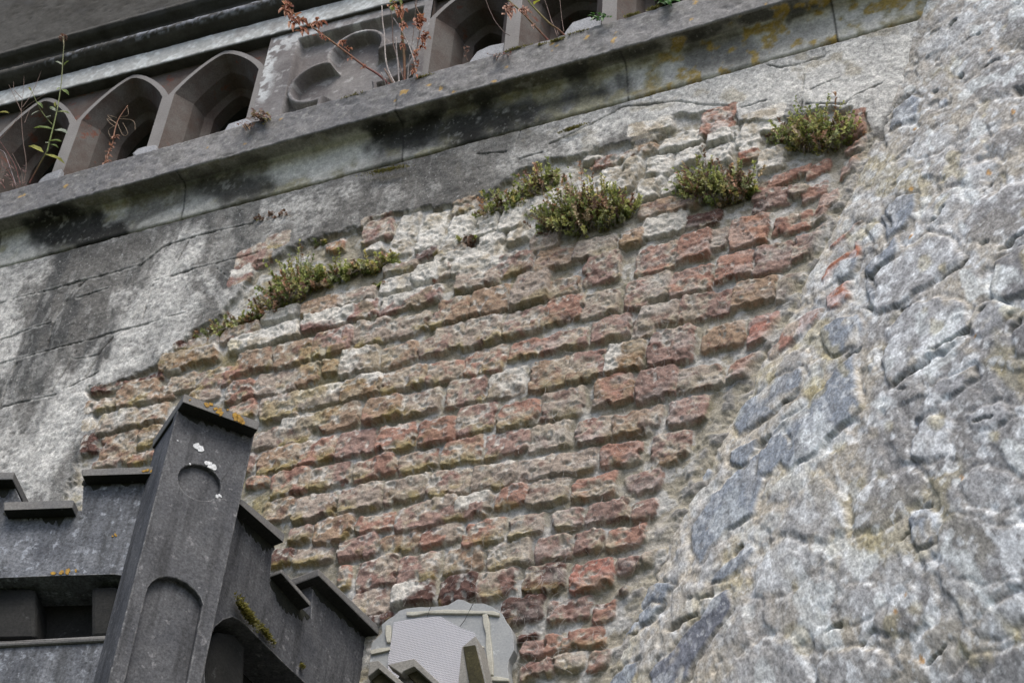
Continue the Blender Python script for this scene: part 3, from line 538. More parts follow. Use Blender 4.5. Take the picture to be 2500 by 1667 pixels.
# shale strips and red tile slips packed along the corner
VB = BX+NB*H[..., None]
FB = gridfaces(*X.shape); sel = use.reshape(-1)[FB].all(1)
F = FB[sel]; u_, inv = np.unique(F, return_inverse=True)
mS = mat_attr("rubble_stone", 230, .50, .35, .002, .93, .45, (.66, .68, .68), suv=True)
wallB = empty("rubble_stone_wall", (cu(5.), 0, 0), "pale grey rubble stone wall in rough mortar along the right side", "wall")
mk("stone_face", VB.reshape(-1, 3)[u_], inv.reshape(F.shape), mS, wallB, C.reshape(-1, 3)[u_], suv=np.stack([X, Y], -1).reshape(-1, 2)[u_])
zz = np.linspace(0, 6.9, 24); Vc = []
for z in zz:
    a = np.array([cu(z), 0, z])
    for tt in (-.3, 3.4): Vc.append(a+dB*tt-NB[5, 5]*.04)
    for tt in (3.4, -.3): Vc.append(a+dB*tt-NB[5, 5]*.45)
Fc = []
for i in range(len(zz)-1):
    for j in range(4): Fc.append((i*4+j, i*4+(j+1) % 4, i*4+4+(j+1) % 4, i*4+4+j))
Fc += [(0, 1, 2, 3), tuple(len(Vc)-4+k for k in (3, 2, 1, 0))]
mk("core", Vc, Fc, mcore, wallB, smooth=False)
# ================================================================== LEDGE, CORNICE (swept profiles)
def sweep(name, prof, ua, ub, colf, mat, parent, sag=lambda u, z: 0, du=.006, dp=.005, disp=.0022, seed=200, label=None):
    """prof: (out, z) points, bottom to top; dense so that wear and stains are real surface"""
    P = [prof[0]]
    for a, b in zip(prof[:-1], prof[1:]):
        n = max(1, int(math.dist(a, b)/dp))
        for k in range(1, n+1): P.append((a[0]+(b[0]-a[0])*k/n, a[1]+(b[1]-a[1])*k/n))
    P = np.array(P); u = np.arange(ua, ub, du); arc = np.r_[0, np.cumsum(np.hypot(*np.diff(P, axis=0).T))]
    Ug, Ag = np.meshgrid(u, arc); D = np.repeat(P[:, :1], len(u), 1); Z = np.repeat(P[:, 1:], len(u), 1)
    tn = np.gradient(P, axis=0); nn = np.stack([tn[:, 1], -tn[:, 0]], 1); nn /= np.linalg.norm(nn, axis=1, keepdims=True)+1e-9
    for _ in range(2): nn[1:-1] = (nn[:-2]+nn[1:-1]*2+nn[2:])/4
    h = ((fbm(Ug, Ag, 8, 4, seed)-.5)*1.3+(fbm(Ug, Ag, 45, 4, seed+3)-.5)*1.1)*disp*2
    h -= ss(.66, .75, fbm(Ug, Ag, 30, 3, seed+5))*disp*1.2
    D = D+nn[:, :1]*h; Z = Z+nn[:, 1:]*h+sag(Ug, Z)
    V = np.stack([Ug, -D, Z], -1); X_, Y_ = topx(V)
    return mk(name, V.reshape(-1, 3), gridfaces(*Ug.shape), mat, parent, colf(Ug, Ag, X_, Y_, D, Z).reshape(-1, 3), label=label)
mL = mat_attr("ledge_stone", 150, .28, .5, .003, .9, .25, (.45, .45, .42))
course = empty("stone_ledge", (-.6, -.14, 6.2), "long projecting stone ledge with green and black stained underside crossing the wall", "ledge")
def lcol(u, a, x, y, d, z):
    n1_, n2_, n3_ = fbm(u, a, 5, 4, 211), fbm(u, a, 22, 4, 212), fbm(u, a, 80, 3, 213)
    c = mix(np.broadcast_to(np.array([.36, .355, .325]), u.shape+(3,)), (.56, .56, .52), ss(.4, .6, n1_*.6+n2_*.4))
    c = mix(c, (.22, .20, .09), ss(.49, .66, n2_*.6+n1_*.4)*.7); c = mix(c, (.10, .10, .085), ss(.54, .64, fbm(u, a, 3, 4, 240))*.7)
    c = mix(c, (.06, .058, .04), ss(.054, .06, d)*.5*ss(6.25, 6.21, z))  # shade under the overhang painted into the stone colour
    for x0, y0, x1, y1, r, am in [(640, 400, 860, 330, 42, .8), (1450, 250, 1640, 190, 40, .7), (1460, 235, 1900, 110, 18, .6), (0, 600, 90, 560, 30, .5), (300, 560, 480, 470, 26, .5)]:
        c = mix(c, (.60, .60, .55), am*ss(r*S*1.15, r*S*.4, segd(x, y, [(x0*S, y0*S), (x1*S, y1*S)])+(n1_-.5)*70+(n2_-.5)*40))
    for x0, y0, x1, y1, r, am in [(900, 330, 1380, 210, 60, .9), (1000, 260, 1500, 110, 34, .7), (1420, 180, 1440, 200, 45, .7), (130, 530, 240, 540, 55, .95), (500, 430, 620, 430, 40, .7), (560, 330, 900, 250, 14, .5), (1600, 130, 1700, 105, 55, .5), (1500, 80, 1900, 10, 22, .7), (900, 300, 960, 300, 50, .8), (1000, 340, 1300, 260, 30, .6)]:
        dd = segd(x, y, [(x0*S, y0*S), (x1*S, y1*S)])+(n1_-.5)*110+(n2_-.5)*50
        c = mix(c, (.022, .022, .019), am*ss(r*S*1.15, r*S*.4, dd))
    c = mix(c, (.36, .25, .05), ss(.57, .66, n2_)*ss(1450, 1700, x)*.8)
    c = mix(c, (.38, .38, .35), ss(.60, .72, n2_*.5+n3_*.5)*.5)
    for uj in (-1.93, -1.21, -.42, .33, .98): c = mix(c, (.03, .03, .028), ss(.0035, .001, np.abs(u-uj+(n2_-.5)*.008))*.85)
    f = ss(6.192, 6.198, z)*ss(.104, .110, d)
    fc = mix(np.broadcast_to(np.array([.155, .155, .158]), u.shape+(3,)), (.235, .23, .225), ss(.35, .65, n1_*.5+n2_*.5+.1*ss(800, 1600, x)))
    fc = mix(fc, (.09, .09, .085), ss(.55, .75, n2_)*.55); fc = mix(fc, (.33, .33, .31), ss(.68, .74, n3_)*.5)
    fc = mix(fc, (.50, .31, .07), ss(.80, .82, fbm(u, a, 26, 3, 219))*.7)
    for uj in (-1.93, -.42, .98): fc = mix(fc, (.05, .05, .048), ss(.003, .0008, np.abs(u-uj+(n2_-.5)*.006))*.7)
    return mix(c, fc, f)
prof = [(-.03, 6.052), (.018, 6.056), (.024, 6.062), (.026, 6.09), (.031, 6.130), (.039, 6.168), (.048, 6.192), (.055, 6.200), (.109, 6.194), (.114, 6.197), (.1155, 6.345), (.111, 6.351), (.03, 6.360), (-.35, 6.375)]
sag1 = lambda u, z: .02*ss(.2, 1.2, u)
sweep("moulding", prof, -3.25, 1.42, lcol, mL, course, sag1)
# joints between the ledge blocks
mj = mat_stone("dark_joint", (.02, .02, .018), (.03, .03, .028))
# parapet arcade ------------------------------------------------------------
mArc = mat_stone("carved_sandstone", (.185, .175, .165), (.25, .24, .23), (.44, .44, .43), s1=5, s3=30, thr=.66, bump=.35, fine=200, grain=.2)
mRed = mat_stone("red_jamb_stone", (.085, .062, .052), (.125, .115, .105), (.15, .062, .042), s1=10, s3=14, thr=.61, bump=.3, fine=200, grain=.25)
mDk = mat_stone("shaded_inner_stone", (.030, .032, .024), (.018, .018, .016), (.05, .055, .03), s1=5, s3=12, thr=.58, bump=.3)  # near-black puts the shadow inside the openings into the stone colour
def ztop(u): return 6.972-.052*(u+1.95)
DF = .06
def arch_pts(uL, uR, z0, inset, n=18, zs=6.745):
    uc = (uL+uR)/2; hw = (uR-uL)/2-inset; zt = ztop(uc)-.006-inset*.75; P = [(uc-hw, z0), (uc-hw, (z0+zs)/2), (uc-hw, zs)]
    for k in range(1, n):
        t = -1+2*k/n; P.append((uc+hw*t, zs+(zt-zs)*(1-abs(t)**1.45)**.88))
    P += [(uc+hw, zs), (uc+hw, (z0+zs)/2), (uc+hw, z0)]
    return P
class MBld:
    def __init__(s): s.V = []; s.F = []
    def loft(s, A, B):
        k = len(s.V); s.V += list(A)+list(B); n = len(A)
        for i in range(n-1): s.F.append((k+i, k+i+1, k+n+i+1, k+n+i))
    def quad(s, *p): k = len(s.V); s.V += list(p); s.F.append(tuple(range(k, k+len(p))))
    def box(s, P, F): k = len(s.V); s.V += list(P); s.F += [tuple(k+i for i in f) for f in F]
def bev(o, wd=.003, seg=2):
    b = o.modifiers.new("edge_wear", 'BEVEL'); b.width = wd; b.segments = seg; b.limit_method = 'ANGLE'; b.angle_limit = radians(35); return o
ar = empty("parapet_arcade", (-.7, -.06, 6.33), "carved stone parapet of pointed openings and a quatrefoil panel above the ledge", "parapet")
spans = [(-3.305, -2.92), (-2.92, -2.535), (-2.535, -2.15), (-2.15, -1.768), (-1.768, -1.385), (-1.385, -1.0), (-.375, -.058), (-.058, .277), (.277, .62), (.62, .96)]
def P3(pts, d): return [(u, -d, z) for u, z in pts]
Z0 = 6.325
for uL, uR in spans:
    front, red, inner = MBld(), MBld(), MBld()
    g = 0.0; spd = MBld()
    e0 = arch_pts(uL+g, uR-g, Z0, 0.0); b0 = arch_pts(uL, uR, Z0, .025); b1 = arch_pts(uL, uR, Z0, .068); b2 = arch_pts(uL, uR, Z0, .078); b3 = arch_pts(uL, uR, Z0, .105)
    b4 = arch_pts(uL, uR, Z0, .120)
    front.loft(P3(e0, DF), P3(b0, DF))                       # flat fillet round the opening
    red.loft(P3(b0, DF), P3(b1, DF-.065)); red.loft(P3(b1, DF-.065), P3(b2, DF-.13)); red.loft(P3(b2, DF-.13), P3(b3, DF-.15)); red.loft(P3(b3, DF-.15), P3(b3, DF-.20))
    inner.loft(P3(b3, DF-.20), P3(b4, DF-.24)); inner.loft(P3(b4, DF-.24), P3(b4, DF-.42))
    for (ua, za), (ub, zb) in zip(e0[2:-3], e0[3:-2]):       # sunk spandrels behind the fillet
        ta, tb = ztop(ua)+.02, ztop(ub)+.02
        spd.quad((ua, -(DF-.03), za), (ub, -(DF-.03), zb), (ub, -(DF-.03), tb), (ua, -(DF-.03), ta))
    front.loft(P3(e0[2:-2], DF), P3(e0[2:-2], DF-.03))
    uc, hw = (uL+uR)/2, (uR-uL)/2
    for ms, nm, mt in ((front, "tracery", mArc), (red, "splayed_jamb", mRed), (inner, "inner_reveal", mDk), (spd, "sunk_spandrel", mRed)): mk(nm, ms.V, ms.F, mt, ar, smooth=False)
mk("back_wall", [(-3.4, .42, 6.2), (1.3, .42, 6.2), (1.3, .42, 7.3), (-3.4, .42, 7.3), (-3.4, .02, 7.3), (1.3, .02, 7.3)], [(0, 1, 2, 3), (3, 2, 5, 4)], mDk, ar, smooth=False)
# quatrefoil panel as carved relief
gu = np.arange(-1.005, -.370, .0035); gz = np.arange(Z0-.02, 7.0, .0035); Ug, Zg = np.meshgrid(gu, gz)
c0 = onA(856, 176, DF); cx0, cz0 = c0[0], c0[2]
ru, rz = Ug-cx0, Zg-cz0; Rq = .165
def circ(a, r, R_): return R_-np.hypot(ru-r*cos(a), rz-r*sin(a))
lob = np.max([circ(radians(k), .128, .092) for k in (0, 90, 180, 270)], 0)
lob = np.maximum(lob, circ(0, 0, .098))
rim = np.max([circ(radians(k), .128, .114) for k in (0, 90, 180, 270)], 0)
rim = np.maximum(rim, circ(0, 0, .125))
sq = np.minimum(.238-np.abs(ru), ztop(Ug)-.055-Zg)
dep = .050*ss(-.006, .004, lob)+.040*ss(-.006, .004, np.minimum(sq, -rim))
Dg = DF-dep+(fbm(Ug, Zg, 30, 4, 301)-.5)*.003
top = Zg > ztop(Ug)+.02
n1_, n2_ = fbm(Ug, Zg, 7, 4, 302), fbm(Ug, Zg, 40, 4, 303)
pc_ = mix(np.broadcast_to(np.array([.185, .172, .168]), Ug.shape+(3,)), (.235, .225, .22), ss(.4, .6, n1_))
XX, YY = topx(np.stack([Ug, -Dg, Zg], -1))
wh = np.maximum(ss(26, 5, segd(XX, YY, [(668, 112), (655, 160), (640, 230)])+(n1_-.5)*18), ss(34, 5, segd(XX, YY, [(680, 105), (880, 60)])+(n1_-.5)*30)*.8)
pc_ = mix(pc_, (.55, .57, .57), wh*ss(.42, .58, n2_)); pc_ = mix(pc_, (.45, .45, .44), ss(.66, .72, n2_)*.5)
Fq = gridfaces(*Ug.shape); mk("quatrefoil_panel", np.stack([Ug, -Dg, Zg], -1).reshape(-1, 3), Fq, mat_attr("panel_stone", 200, .2, .3, .002), ar, pc_.reshape(-1, 3))
for u_ in (-1.006, -.369):
    pj = MBld(); pj.quad((u_, -DF+.003, Z0), (u_, -DF+.003, 7.0), (u_, .34, 7.0), (u_, .34, Z0)); mk("panel_reveal", pj.V, pj.F, mRed, ar, smooth=False)
# cornice over the arcade ---------------------------------------------------
co = empty("cornice", (-1.5, -.1, 7.1), "dark moulded stone cornice with a pale lichened lower strip at the upper left", "cornice")
z7 = ztop(-1.95)
def ccol(u, a, x, y, d, z):
    n1_, n2_, n3_ = fbm(u, a, 4, 4, 221), fbm(u, a, 22, 4, 222), fbm(u, a, 80, 3, 223)
    c = mix(np.broadcast_to(np.array([.070, .068, .061]), u.shape+(3,)), (.042, .040, .034), ss(.4, .65, n1_*.6+n2_*.4))
    c = mix(c, (.10, .102, .105), ss(.55, .7, n1_)*.45)
    zz = z+.052*(u+1.95)-z7
    c = mix(c, (.26, .275, .31), ss(.50, .62, n1_*.6+n3_*.4)*ss(.128, .136, zz)*ss(.178, .165, zz)*.9)  # highlight along the roll painted into its colour
    st = ss(.001, .005, zz)*ss(.112, .106, zz)*ss(DF-.025, DF-.015, d)
    sc_ = mix(np.broadcast_to(np.array([.42, .43, .415]), u.shape+(3,)), (.60, .63, .62), ss(.45, .62, n2_*.5+n3_*.5+.08*ss(500, 900, x))); sc_ = mix(sc_, (.26, .24, .22), ss(.58, .7, n1_*.4+n2_*.6)*.6)
    return mix(c, sc_, st)
z7 = ztop(-1.95)
cp = [(-.10, z7-.004), (DF+.010, z7-.002), (DF+.014, z7+.004), (DF+.014, z7+.098), (DF-.008, z7+.108), (DF-.02, z7+.112),
      (DF+.02, z7+.120), (DF+.045, z7+.126), (DF+.062, z7+.138), (DF+.066, z7+.152), (DF+.060, z7+.168), (DF+.035, z7+.178), (DF+.03, z7+.20), (DF+.035, z7+.225),
      (DF+.070, z7+.240), (DF+.082, z7+.252), (DF+.080, z7+.268), (DF+.065, z7+.275), (DF+.065, z7+1.25)]
sweep("cornice_moulding", cp, -3.4, .1, ccol, mat_attr("cornice_stone", 140, .15, .25, .003, .85, .04, (.3, .3, .3)), co, lambda u, z: -.052*(u+1.95), disp=.0014, seed=230)
P, F = boxv((-3.4, .02, 7.02), (4.6, 0, 0), (0, .8, 0), (0, 0, 1.2)); mk("core", P, F, mDk, co, smooth=False)
P, F = boxv((-4.2, .45, 6.0), (5.9, 0, 0), (0, .4, 0), (0, 0, 2.2)); mk("core", P, F, mcore, ar, smooth=False)

# ================================================================== BATTLEMENTED TURRET
from mathutils.geometry import tessellate_polygon
class Plane:
    def __init__(s, px, dist, ang, off=0):
        r = ray(*px); p = CP+r/np.linalg.norm(r)*dist; s.e = hdir(ang); s.n = np.array([s.e[1], -s.e[0], 0])
        if s.n@(CP-p) < 0: s.n = -s.n
        s.p = p+s.n*off; s.ang = ang; s.src = (px, dist)
    def off(s, o): return Plane(*s.src, s.ang, o)
    def at(s, pts): return [hit(x, y, s.p, s.n) for x, y in pts]
def plate(name, pl, outer, th, mat, parent, holes=(), bw=.004, label=None, world=False, soffit_shade=None):
    loops = [outer if world else pl.at(outer)]+[h if world else pl.at(h) for h in holes]
    b = -pl.n*th; V = []; F = []; flat_ = []
    ez = np.array([0, 0, 1.])
    tri = tessellate_polygon([[Vector((float(p@pl.e), float(p[2]), 0)) for p in L] for L in loops])
    for L in loops: flat_ += list(L)
    n = len(flat_); V = flat_+[p+b for p in flat_]
    F = [tuple(t) for t in tri]+[tuple(n+i for i in reversed(t)) for t in tri]
    k = 0
    for L in loops:
        m_ = len(L)
        for i in range(m_): F.append((k+i, k+(i+1) % m_, n+k+(i+1) % m_, n+k+i))
        k += m_
    o = mk(name, V, F, mat, parent, smooth=False, label=label)
    me = o.data; import bmesh
    bm_ = bmesh.new(); bm_.from_mesh(me); bmesh.ops.recalc_face_normals(bm_, faces=bm_.faces); bm_.to_mesh(me); bm_.free()
    if soffit_shade:  # undersides take a second colour that paints in shade and black crust
        me.materials.append(soffit_shade)
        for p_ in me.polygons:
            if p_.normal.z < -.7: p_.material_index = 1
    if bw: bev(o, bw)
    return o
mT = mat_stone("dark_limestone", (.066, .069, .076), (.112, .114, .118), (.19, .19, .195), s1=9, s3=40, thr=.60, bump=.6, fine=170, grain=.5, rough=.75, streak=(.035, .036, .038), edge=(.30, .30, .29))
mTl = mat_stone("mottled_limestone", (.085, .092, .105), (.18, .19, .205), (.27, .29, .32), s1=9, s3=45, thr=.56, bump=.7, fine=150, grain=.55, rough=.8, streak=(.045, .048, .05), edge=(.28, .28, .28))
mCo = mat_stone("coping_stone", (.15, .15, .148), (.20, .192, .178), (.28, .27, .24), s1=9, s3=60, thr=.66, bump=.5, fine=220, grain=.3)
mBk = mat_stone("darkened_stone", (.014, .015, .014), (.026, .026, .024), (.07, .07, .07), s1=9, s3=26, thr=.64, bump=.5)  # near-black; on the copings it is their painted underside shade and crust
mSm = mat_stone("pale_parapet_stone", (.21, .205, .185), (.26, .25, .225), (.34, .33, .30), s1=8, s3=50, thr=.64, bump=.4, fine=220, grain=.3)
DT = 4.25
PP = Plane((540, 1100), DT, -63); PLf = Plane((395, 1190), DT*1.012, 79.4-180+20-20+0, 0); PLf = Plane((395, 1190), DT*1.012, 79.4, 0); PRt = Plane((600, 1250), DT*1.006, -36.4)
tur = empty("battlemented_turret", PP.at([(400, 1700)])[0], "dark limestone battlemented turret with a flat pier in front of the brickwork", "turret")
# pier -----------------------------------------------------------------------
def ell(cx, cy, rx, ry, rot, n=28, a0=0, a1=360):
    out = []
    for k in range(n):
        t = radians(a0+(a1-a0)*k/(n if a1-a0 == 360 else n-1)); x, y = rx*cos(t), ry*sin(t); c, s_ = cos(radians(rot)), sin(radians(rot))
        out.append((cx+x*c-y*s_, cy+x*s_+y*c))
    return out
pier_out = [(438, 985), (622, 1058), (492, 1667), (462, 1800), (232, 1790), (263, 1667)]
roundel = ell(487, 1177, 55, 41, 28, 30)
archp = [(300, 1690), (304, 1667), (330, 1560), (358, 1446)]+[(362, 1432), (372, 1419), (388, 1410), (408, 1407), (432, 1411), (456, 1423), (476, 1440), (490, 1458), (495, 1475), (490, 1500), (474, 1580), (457, 1667), (452, 1690)]
pier = plate("pier", PP, pier_out, .022, mT, tur, [roundel, archp], .0025)
PPb = PP.off(-.012)
plate("roundel", PPb, ell(487, 1180, 60, 46, 28, 30), .01, mT, pier, bw=0)
plate("sunk_panel", PP.off(-.016), [(285, 1695), (345, 1400), (510, 1400), (470, 1700)], .01, mT, pier, bw=0)
plate("pier_core", PP.off(-.0225), pier_out, .13, mT, tur, bw=.002)
plate("pier_coping", PP.off(.035), [(449, 961), (635, 1030), (630, 1049), (447, 981)], .19, mCo, tur, bw=.003, soffit_shade=mBk)
# left parapet ----------------------------------------------------------------
hoodL = [(-400, 1409), (-40, 1411), (0, 1410), (130, 1405), (275, 1401), (300, 1404), (318, 1412), (328, 1425), (322, 1448), (312, 1471), (290, 1520), (276, 1553), (0, 1566), (-400, 1570)]
lw = plate("left_parapet", PLf, [(-420, 1186), (34, 1184), (62, 1246), (170, 1246), (200, 1246), (204, 1172), (386, 1167), (398, 1170), (330, 1440), (240, 1800), (-420, 1810)], .11, mTl, tur, [hoodL], .003)
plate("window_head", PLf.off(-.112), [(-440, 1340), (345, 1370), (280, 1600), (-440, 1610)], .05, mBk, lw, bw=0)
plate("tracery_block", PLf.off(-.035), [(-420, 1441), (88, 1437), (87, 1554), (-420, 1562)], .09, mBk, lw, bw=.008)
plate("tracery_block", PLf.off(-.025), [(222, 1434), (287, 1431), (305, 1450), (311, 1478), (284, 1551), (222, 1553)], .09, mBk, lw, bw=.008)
plate("sill_roll", PLf.off(.008), [(-420, 1567), (0, 1563), (272, 1548), (266, 1562), (0, 1576), (-420, 1580)], .05, mCo, lw, bw=.005)
cpL = PLf.off(.032)
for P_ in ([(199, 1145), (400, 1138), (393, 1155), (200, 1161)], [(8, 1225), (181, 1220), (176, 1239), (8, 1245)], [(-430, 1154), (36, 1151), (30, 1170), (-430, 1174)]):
    plate("coping", cpL, P_, .17, mCo, tur, bw=.003, soffit_shade=mBk)
# right parapet ----------------------------------------------------------------
hoodR = [(505, 1720), (500, 1640), (507, 1590), (512, 1560), (524, 1530), (545, 1512), (568, 1505), (590, 1516), (640, 1566), (700, 1625), (770, 1690), (850, 1770)]
rw = plate("right_parapet", PRt, [(575, 1236), (672, 1338), (664, 1352), (660, 1412), (760, 1506), (764, 1424), (906, 1560), (897, 1680), (890, 1850), (440, 1820), (500, 1580)], .11, mT, tur, [hoodR], .003)
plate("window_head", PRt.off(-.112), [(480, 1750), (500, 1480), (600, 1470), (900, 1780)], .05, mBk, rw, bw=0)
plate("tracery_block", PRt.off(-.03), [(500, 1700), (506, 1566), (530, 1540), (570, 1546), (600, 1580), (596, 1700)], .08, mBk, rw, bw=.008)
cpR = PRt.off(.034)
plate("coping", cpR, [(590, 1217), (696, 1304), (693, 1324), (586, 1230)], .17, mCo, tur, bw=.003, soffit_shade=mBk)
plate("coping", cpR, [(688, 1388), (760, 1471), (758, 1480), (686, 1398)], .17, mCo, tur, bw=.003, soffit_shade=mBk)
plate("coping", cpR, [(778, 1387), (934, 1537), (929, 1554), (778, 1405)], .17, mCo, tur, bw=.003, soffit_shade=mBk)
mSt = mat_stone("black_algae", (.014, .015, .013), (.024, .026, .018), (.05, .052, .03), s1=20, s3=50, thr=.66, bump=.6)  # algae fringe whose black also paints in shade under the copings
def stain(pl, a, b, dep, seed, parent=tur):
    rs_ = random.Random(seed); n = 26; top_ = []; bot = []
    for k in range(n+1):
        t = k/n; x, y = a[0]+(b[0]-a[0])*t, a[1]+(b[1]-a[1])*t; top_.append((x, y)); e = min(1, 5*min(t, 1-t)+.3)
        bot.append((x-dep*.12, y+(dep*(.55+.45*sin(seed+t*5)*.6+rs_.uniform(-.22, .3)))*e))
    plate("algae_crust", pl.off(.0012), top_+bot[::-1], .003, mSt, parent, bw=0)
stain(PP, (437, 988), (621, 1060), 30, 1); stain(PLf, (203, 1172), (386, 1167), 30, 2); stain(PLf, (12, 1247), (172, 1246), 40, 3); stain(PLf, (-100, 1187), (32, 1185), 30, 4)
stain(PRt, (577, 1240), (671, 1335), 34, 5); stain(PRt, (664, 1412), (758, 1505), 44, 6); stain(PRt, (764, 1428), (905, 1562), 22, 7)
# lichen and bird marks on the pier: raised crusts
mOr = mat_stone("orange_lichen", (.42, .25, .045), (.30, .18, .05), (.48, .33, .12), s1=60, s3=120)
mWh = mat_stone("white_dropping", (.75, .76, .76), (.68, .70, .70), s1=40, bump=.2)
mMo = mat_stone("moss_cushion", (.15, .15, .03), (.09, .085, .02), (.20, .19, .05), s1=60, s3=160, bump=.8, fine=400)
def crust(name, pl, cx, cy, r, mat, parent, th=.0018, seed=0, asp=1., rot=0):
    rs_ = random.Random(seed); pts = []
    for k in range(16):
        a = 2*pi*k/16; rr = r*(1+.28*sin(2*a+seed)+rs_.uniform(-.22, .22)); x, y = rr*cos(a), rr*asp*sin(a)
        pts.append((cx+x*cos(rot)-y*sin(rot), cy+x*sin(rot)+y*cos(rot)))
    return plate(name, pl, pts, th+.002, mat, parent, bw=0)
l1 = PP.off(.0365)
for i, (x, y, r) in enumerate([(505, 988, 5.5), (515, 986, 4.5), (526, 997, 4), (535, 1003, 7), (541, 1009, 5), (575, 1016, 8), (585, 1022, 9), (592, 1030, 6), (556, 1000, 2.5), (464, 976, 2)]): crust("lichen", l1, x, y, r, mOr, tur, seed=i)
for i, (x, y, r, s_) in enumerate([(485, 1091, 11, .8), (509, 1130, 8, .8), (517, 1138, 9, .7), (523, 1143, 6, .6), (530, 1211, 5, .6), (537, 1209, 5, .5), (464, 1132, 2, 1), (434, 1075, 1.6, 1)]): crust("bird_dropping", PP.off(.0015), x, y, r, mWh, tur, seed=20+i, asp=s_, rot=.5)
for i, (x, y, r) in enumerate([(352, 1149, 5), (360, 1147, 5), (369, 1149, 4)]): crust("lichen", cpL.off(.0335), x, y, r, mOr, tur, seed=40+i, asp=.6)
for i, (x, y, r) in enumerate([(282, 1305, 3.5), (275, 1308, 2), (130, 1398, 5), (150, 1396, 5), (165, 1394, 6), (185, 1392, 3)]): crust("lichen", PLf.off(.0015), x, y, r, mOr, tur, seed=50+i)
# lower, paler parapet further along -------------------------------------------
low = empty("lower_parapet", PRt.at([(1000, 1800)])[0], "small pale stone parapet with sloping copings at the bottom edge, beside the turret", "parapet")
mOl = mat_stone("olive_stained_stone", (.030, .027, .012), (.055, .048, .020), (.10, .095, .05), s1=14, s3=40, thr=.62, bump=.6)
RR = (830, 1300, 4.273); PQ = Plane((1000, 1640), DT, 66)
def lowp(nm, pts, o, th, m): return plate(nm, PQ.off(o), tile(*RR, pts), th, m, low, bw=.002)
lowp("parapet_face", [(285, 1505), (400, 1400), (560, 1560), (660, 1440), (780, 1390), (960, 1560), (1230, 1700), (1300, 2100), (260, 2100)], -.02, .10, mSm)
for pts in ([(310, 1342), (398, 1328), (668, 1568), (760, 1650), (720, 1680), (398, 1412), (288, 1502)], [(495, 1372), (772, 1308), (1048, 1568), (1130, 1650), (1090, 1680), (772, 1392), (662, 1442), (640, 1470)]): lowp("coping", pts, .012, .03, mSm)
for pts in ([(290, 1508), (396, 1416), (700, 1668), (640, 1800), (560, 1760)], [(668, 1446), (770, 1396), (1080, 1668), (1040, 1800), (930, 1700)]): lowp("stained_shaded_underside", pts, -.006, .03, mOl)  # flat dark plates paint in the copings' shaded, moss-stained undersides
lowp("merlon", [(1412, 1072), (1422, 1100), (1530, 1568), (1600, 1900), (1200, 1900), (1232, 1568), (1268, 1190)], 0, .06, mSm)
lowp("stained_shaded_underside", [(1282, 1184), (1408, 1164), (1508, 1568), (1560, 1880), (1420, 1880), (1348, 1568)], .004, .02, mOl)
for o in (tur, low): pass
# ================================================================== CEMENT PATCH
mCe = mat_stone("grey_cement", (.27, .285, .29), (.35, .36, .355), (.42, .44, .45), s1=6, s3=40, thr=.62, bump=.3, fine=160, grain=.14)
mRi = mat_stone("cream_rib", (.47, .46, .39), (.40, .39, .33), s1=30, bump=.4, fine=200, grain=.2)
cem = empty("cement_patch", onA(1080, 1600, .03), "smooth grey cement patch with cream ribs and a square of glass mesh below the bricks", "wall patch")
PA = Plane((0, 0), 5, 0); PA.p = np.array([0, 0, 0.]); PA.n = NA; PA.e = np.array([1., 0, 0])
def offA(o): q_ = Plane((0, 0), 5, 0); q_.p = NA*o; q_.n = NA; q_.e = np.array([1., 0, 0]); return q_
R4 = (830, 1300, 4.273)
co_ = tile(*R4, [(300, 1400), (330, 1150), (440, 1040), (430, 960), (500, 900), (570, 860), (620, 810), (700, 785), (850, 770), (900, 775), (1050, 765), (1130, 750), (1180, 720), (1230, 690), (1290, 700), (1360, 735), (1500, 735), (1590, 770), (1690, 840), (1730, 920), (1790, 1000), (1810, 1100), (1815, 1220), (1760, 1330), (1750, 1420), (1770, 1568), (1780, 1800), (280, 1800)])
cb = plate("cement_slab", offA(.024), co_, .04, mCe, cem, bw=.003)
def rib(pts, w_, nm="rib", o=.030, mat=mRi, th=.012):
    P = tile(*R4, pts); a = []; b = []
    for i, (x, y) in enumerate(P):
        x0, y0 = P[max(0, i-1)]; x1, y1 = P[min(len(P)-1, i+1)]; L_ = math.hypot(x1-x0, y1-y0); nx, ny = -(y1-y0)/L_*w_/2, (x1-x0)/L_*w_/2
        j = 1+.25*sin(i*2.3); a.append((x+nx*j, y+ny*j)); b.append((x-nx*j, y-ny*j))
    return plate(nm, offA(o), a+b[::-1], th, mat, cem, bw=.002 if th > .002 else 0)
rib([(690, 840), (760, 842), (900, 825), (1100, 818), (1300, 822), (1500, 828), (1600, 835), (1660, 850)], 9)
rib([(1510, 845), (1525, 950), (1540, 1050), (1550, 1200), (1565, 1350), (1575, 1480)], 13)
rib([(320, 1245), (400, 1225), (520, 1205)], 9); rib([(500, 960), (500, 1050), (505, 1140)], 12); rib([(1540, 1520), (1640, 1518), (1760, 1530)], 10)
rib([(1450, 1175), (1470, 1185), (1500, 1190)], 6)
mCr = mat_stone("crack", (.03, .03, .03), (.05, .05, .05))
rib([(1390, 735), (1360, 790), (1330, 850), (1300, 910), (1250, 975)], .8, "crack", .0305, mCr, .0012); rib([(950, 765), (930, 810), (905, 880)], .6, "crack", .0305, mCr, .0012)
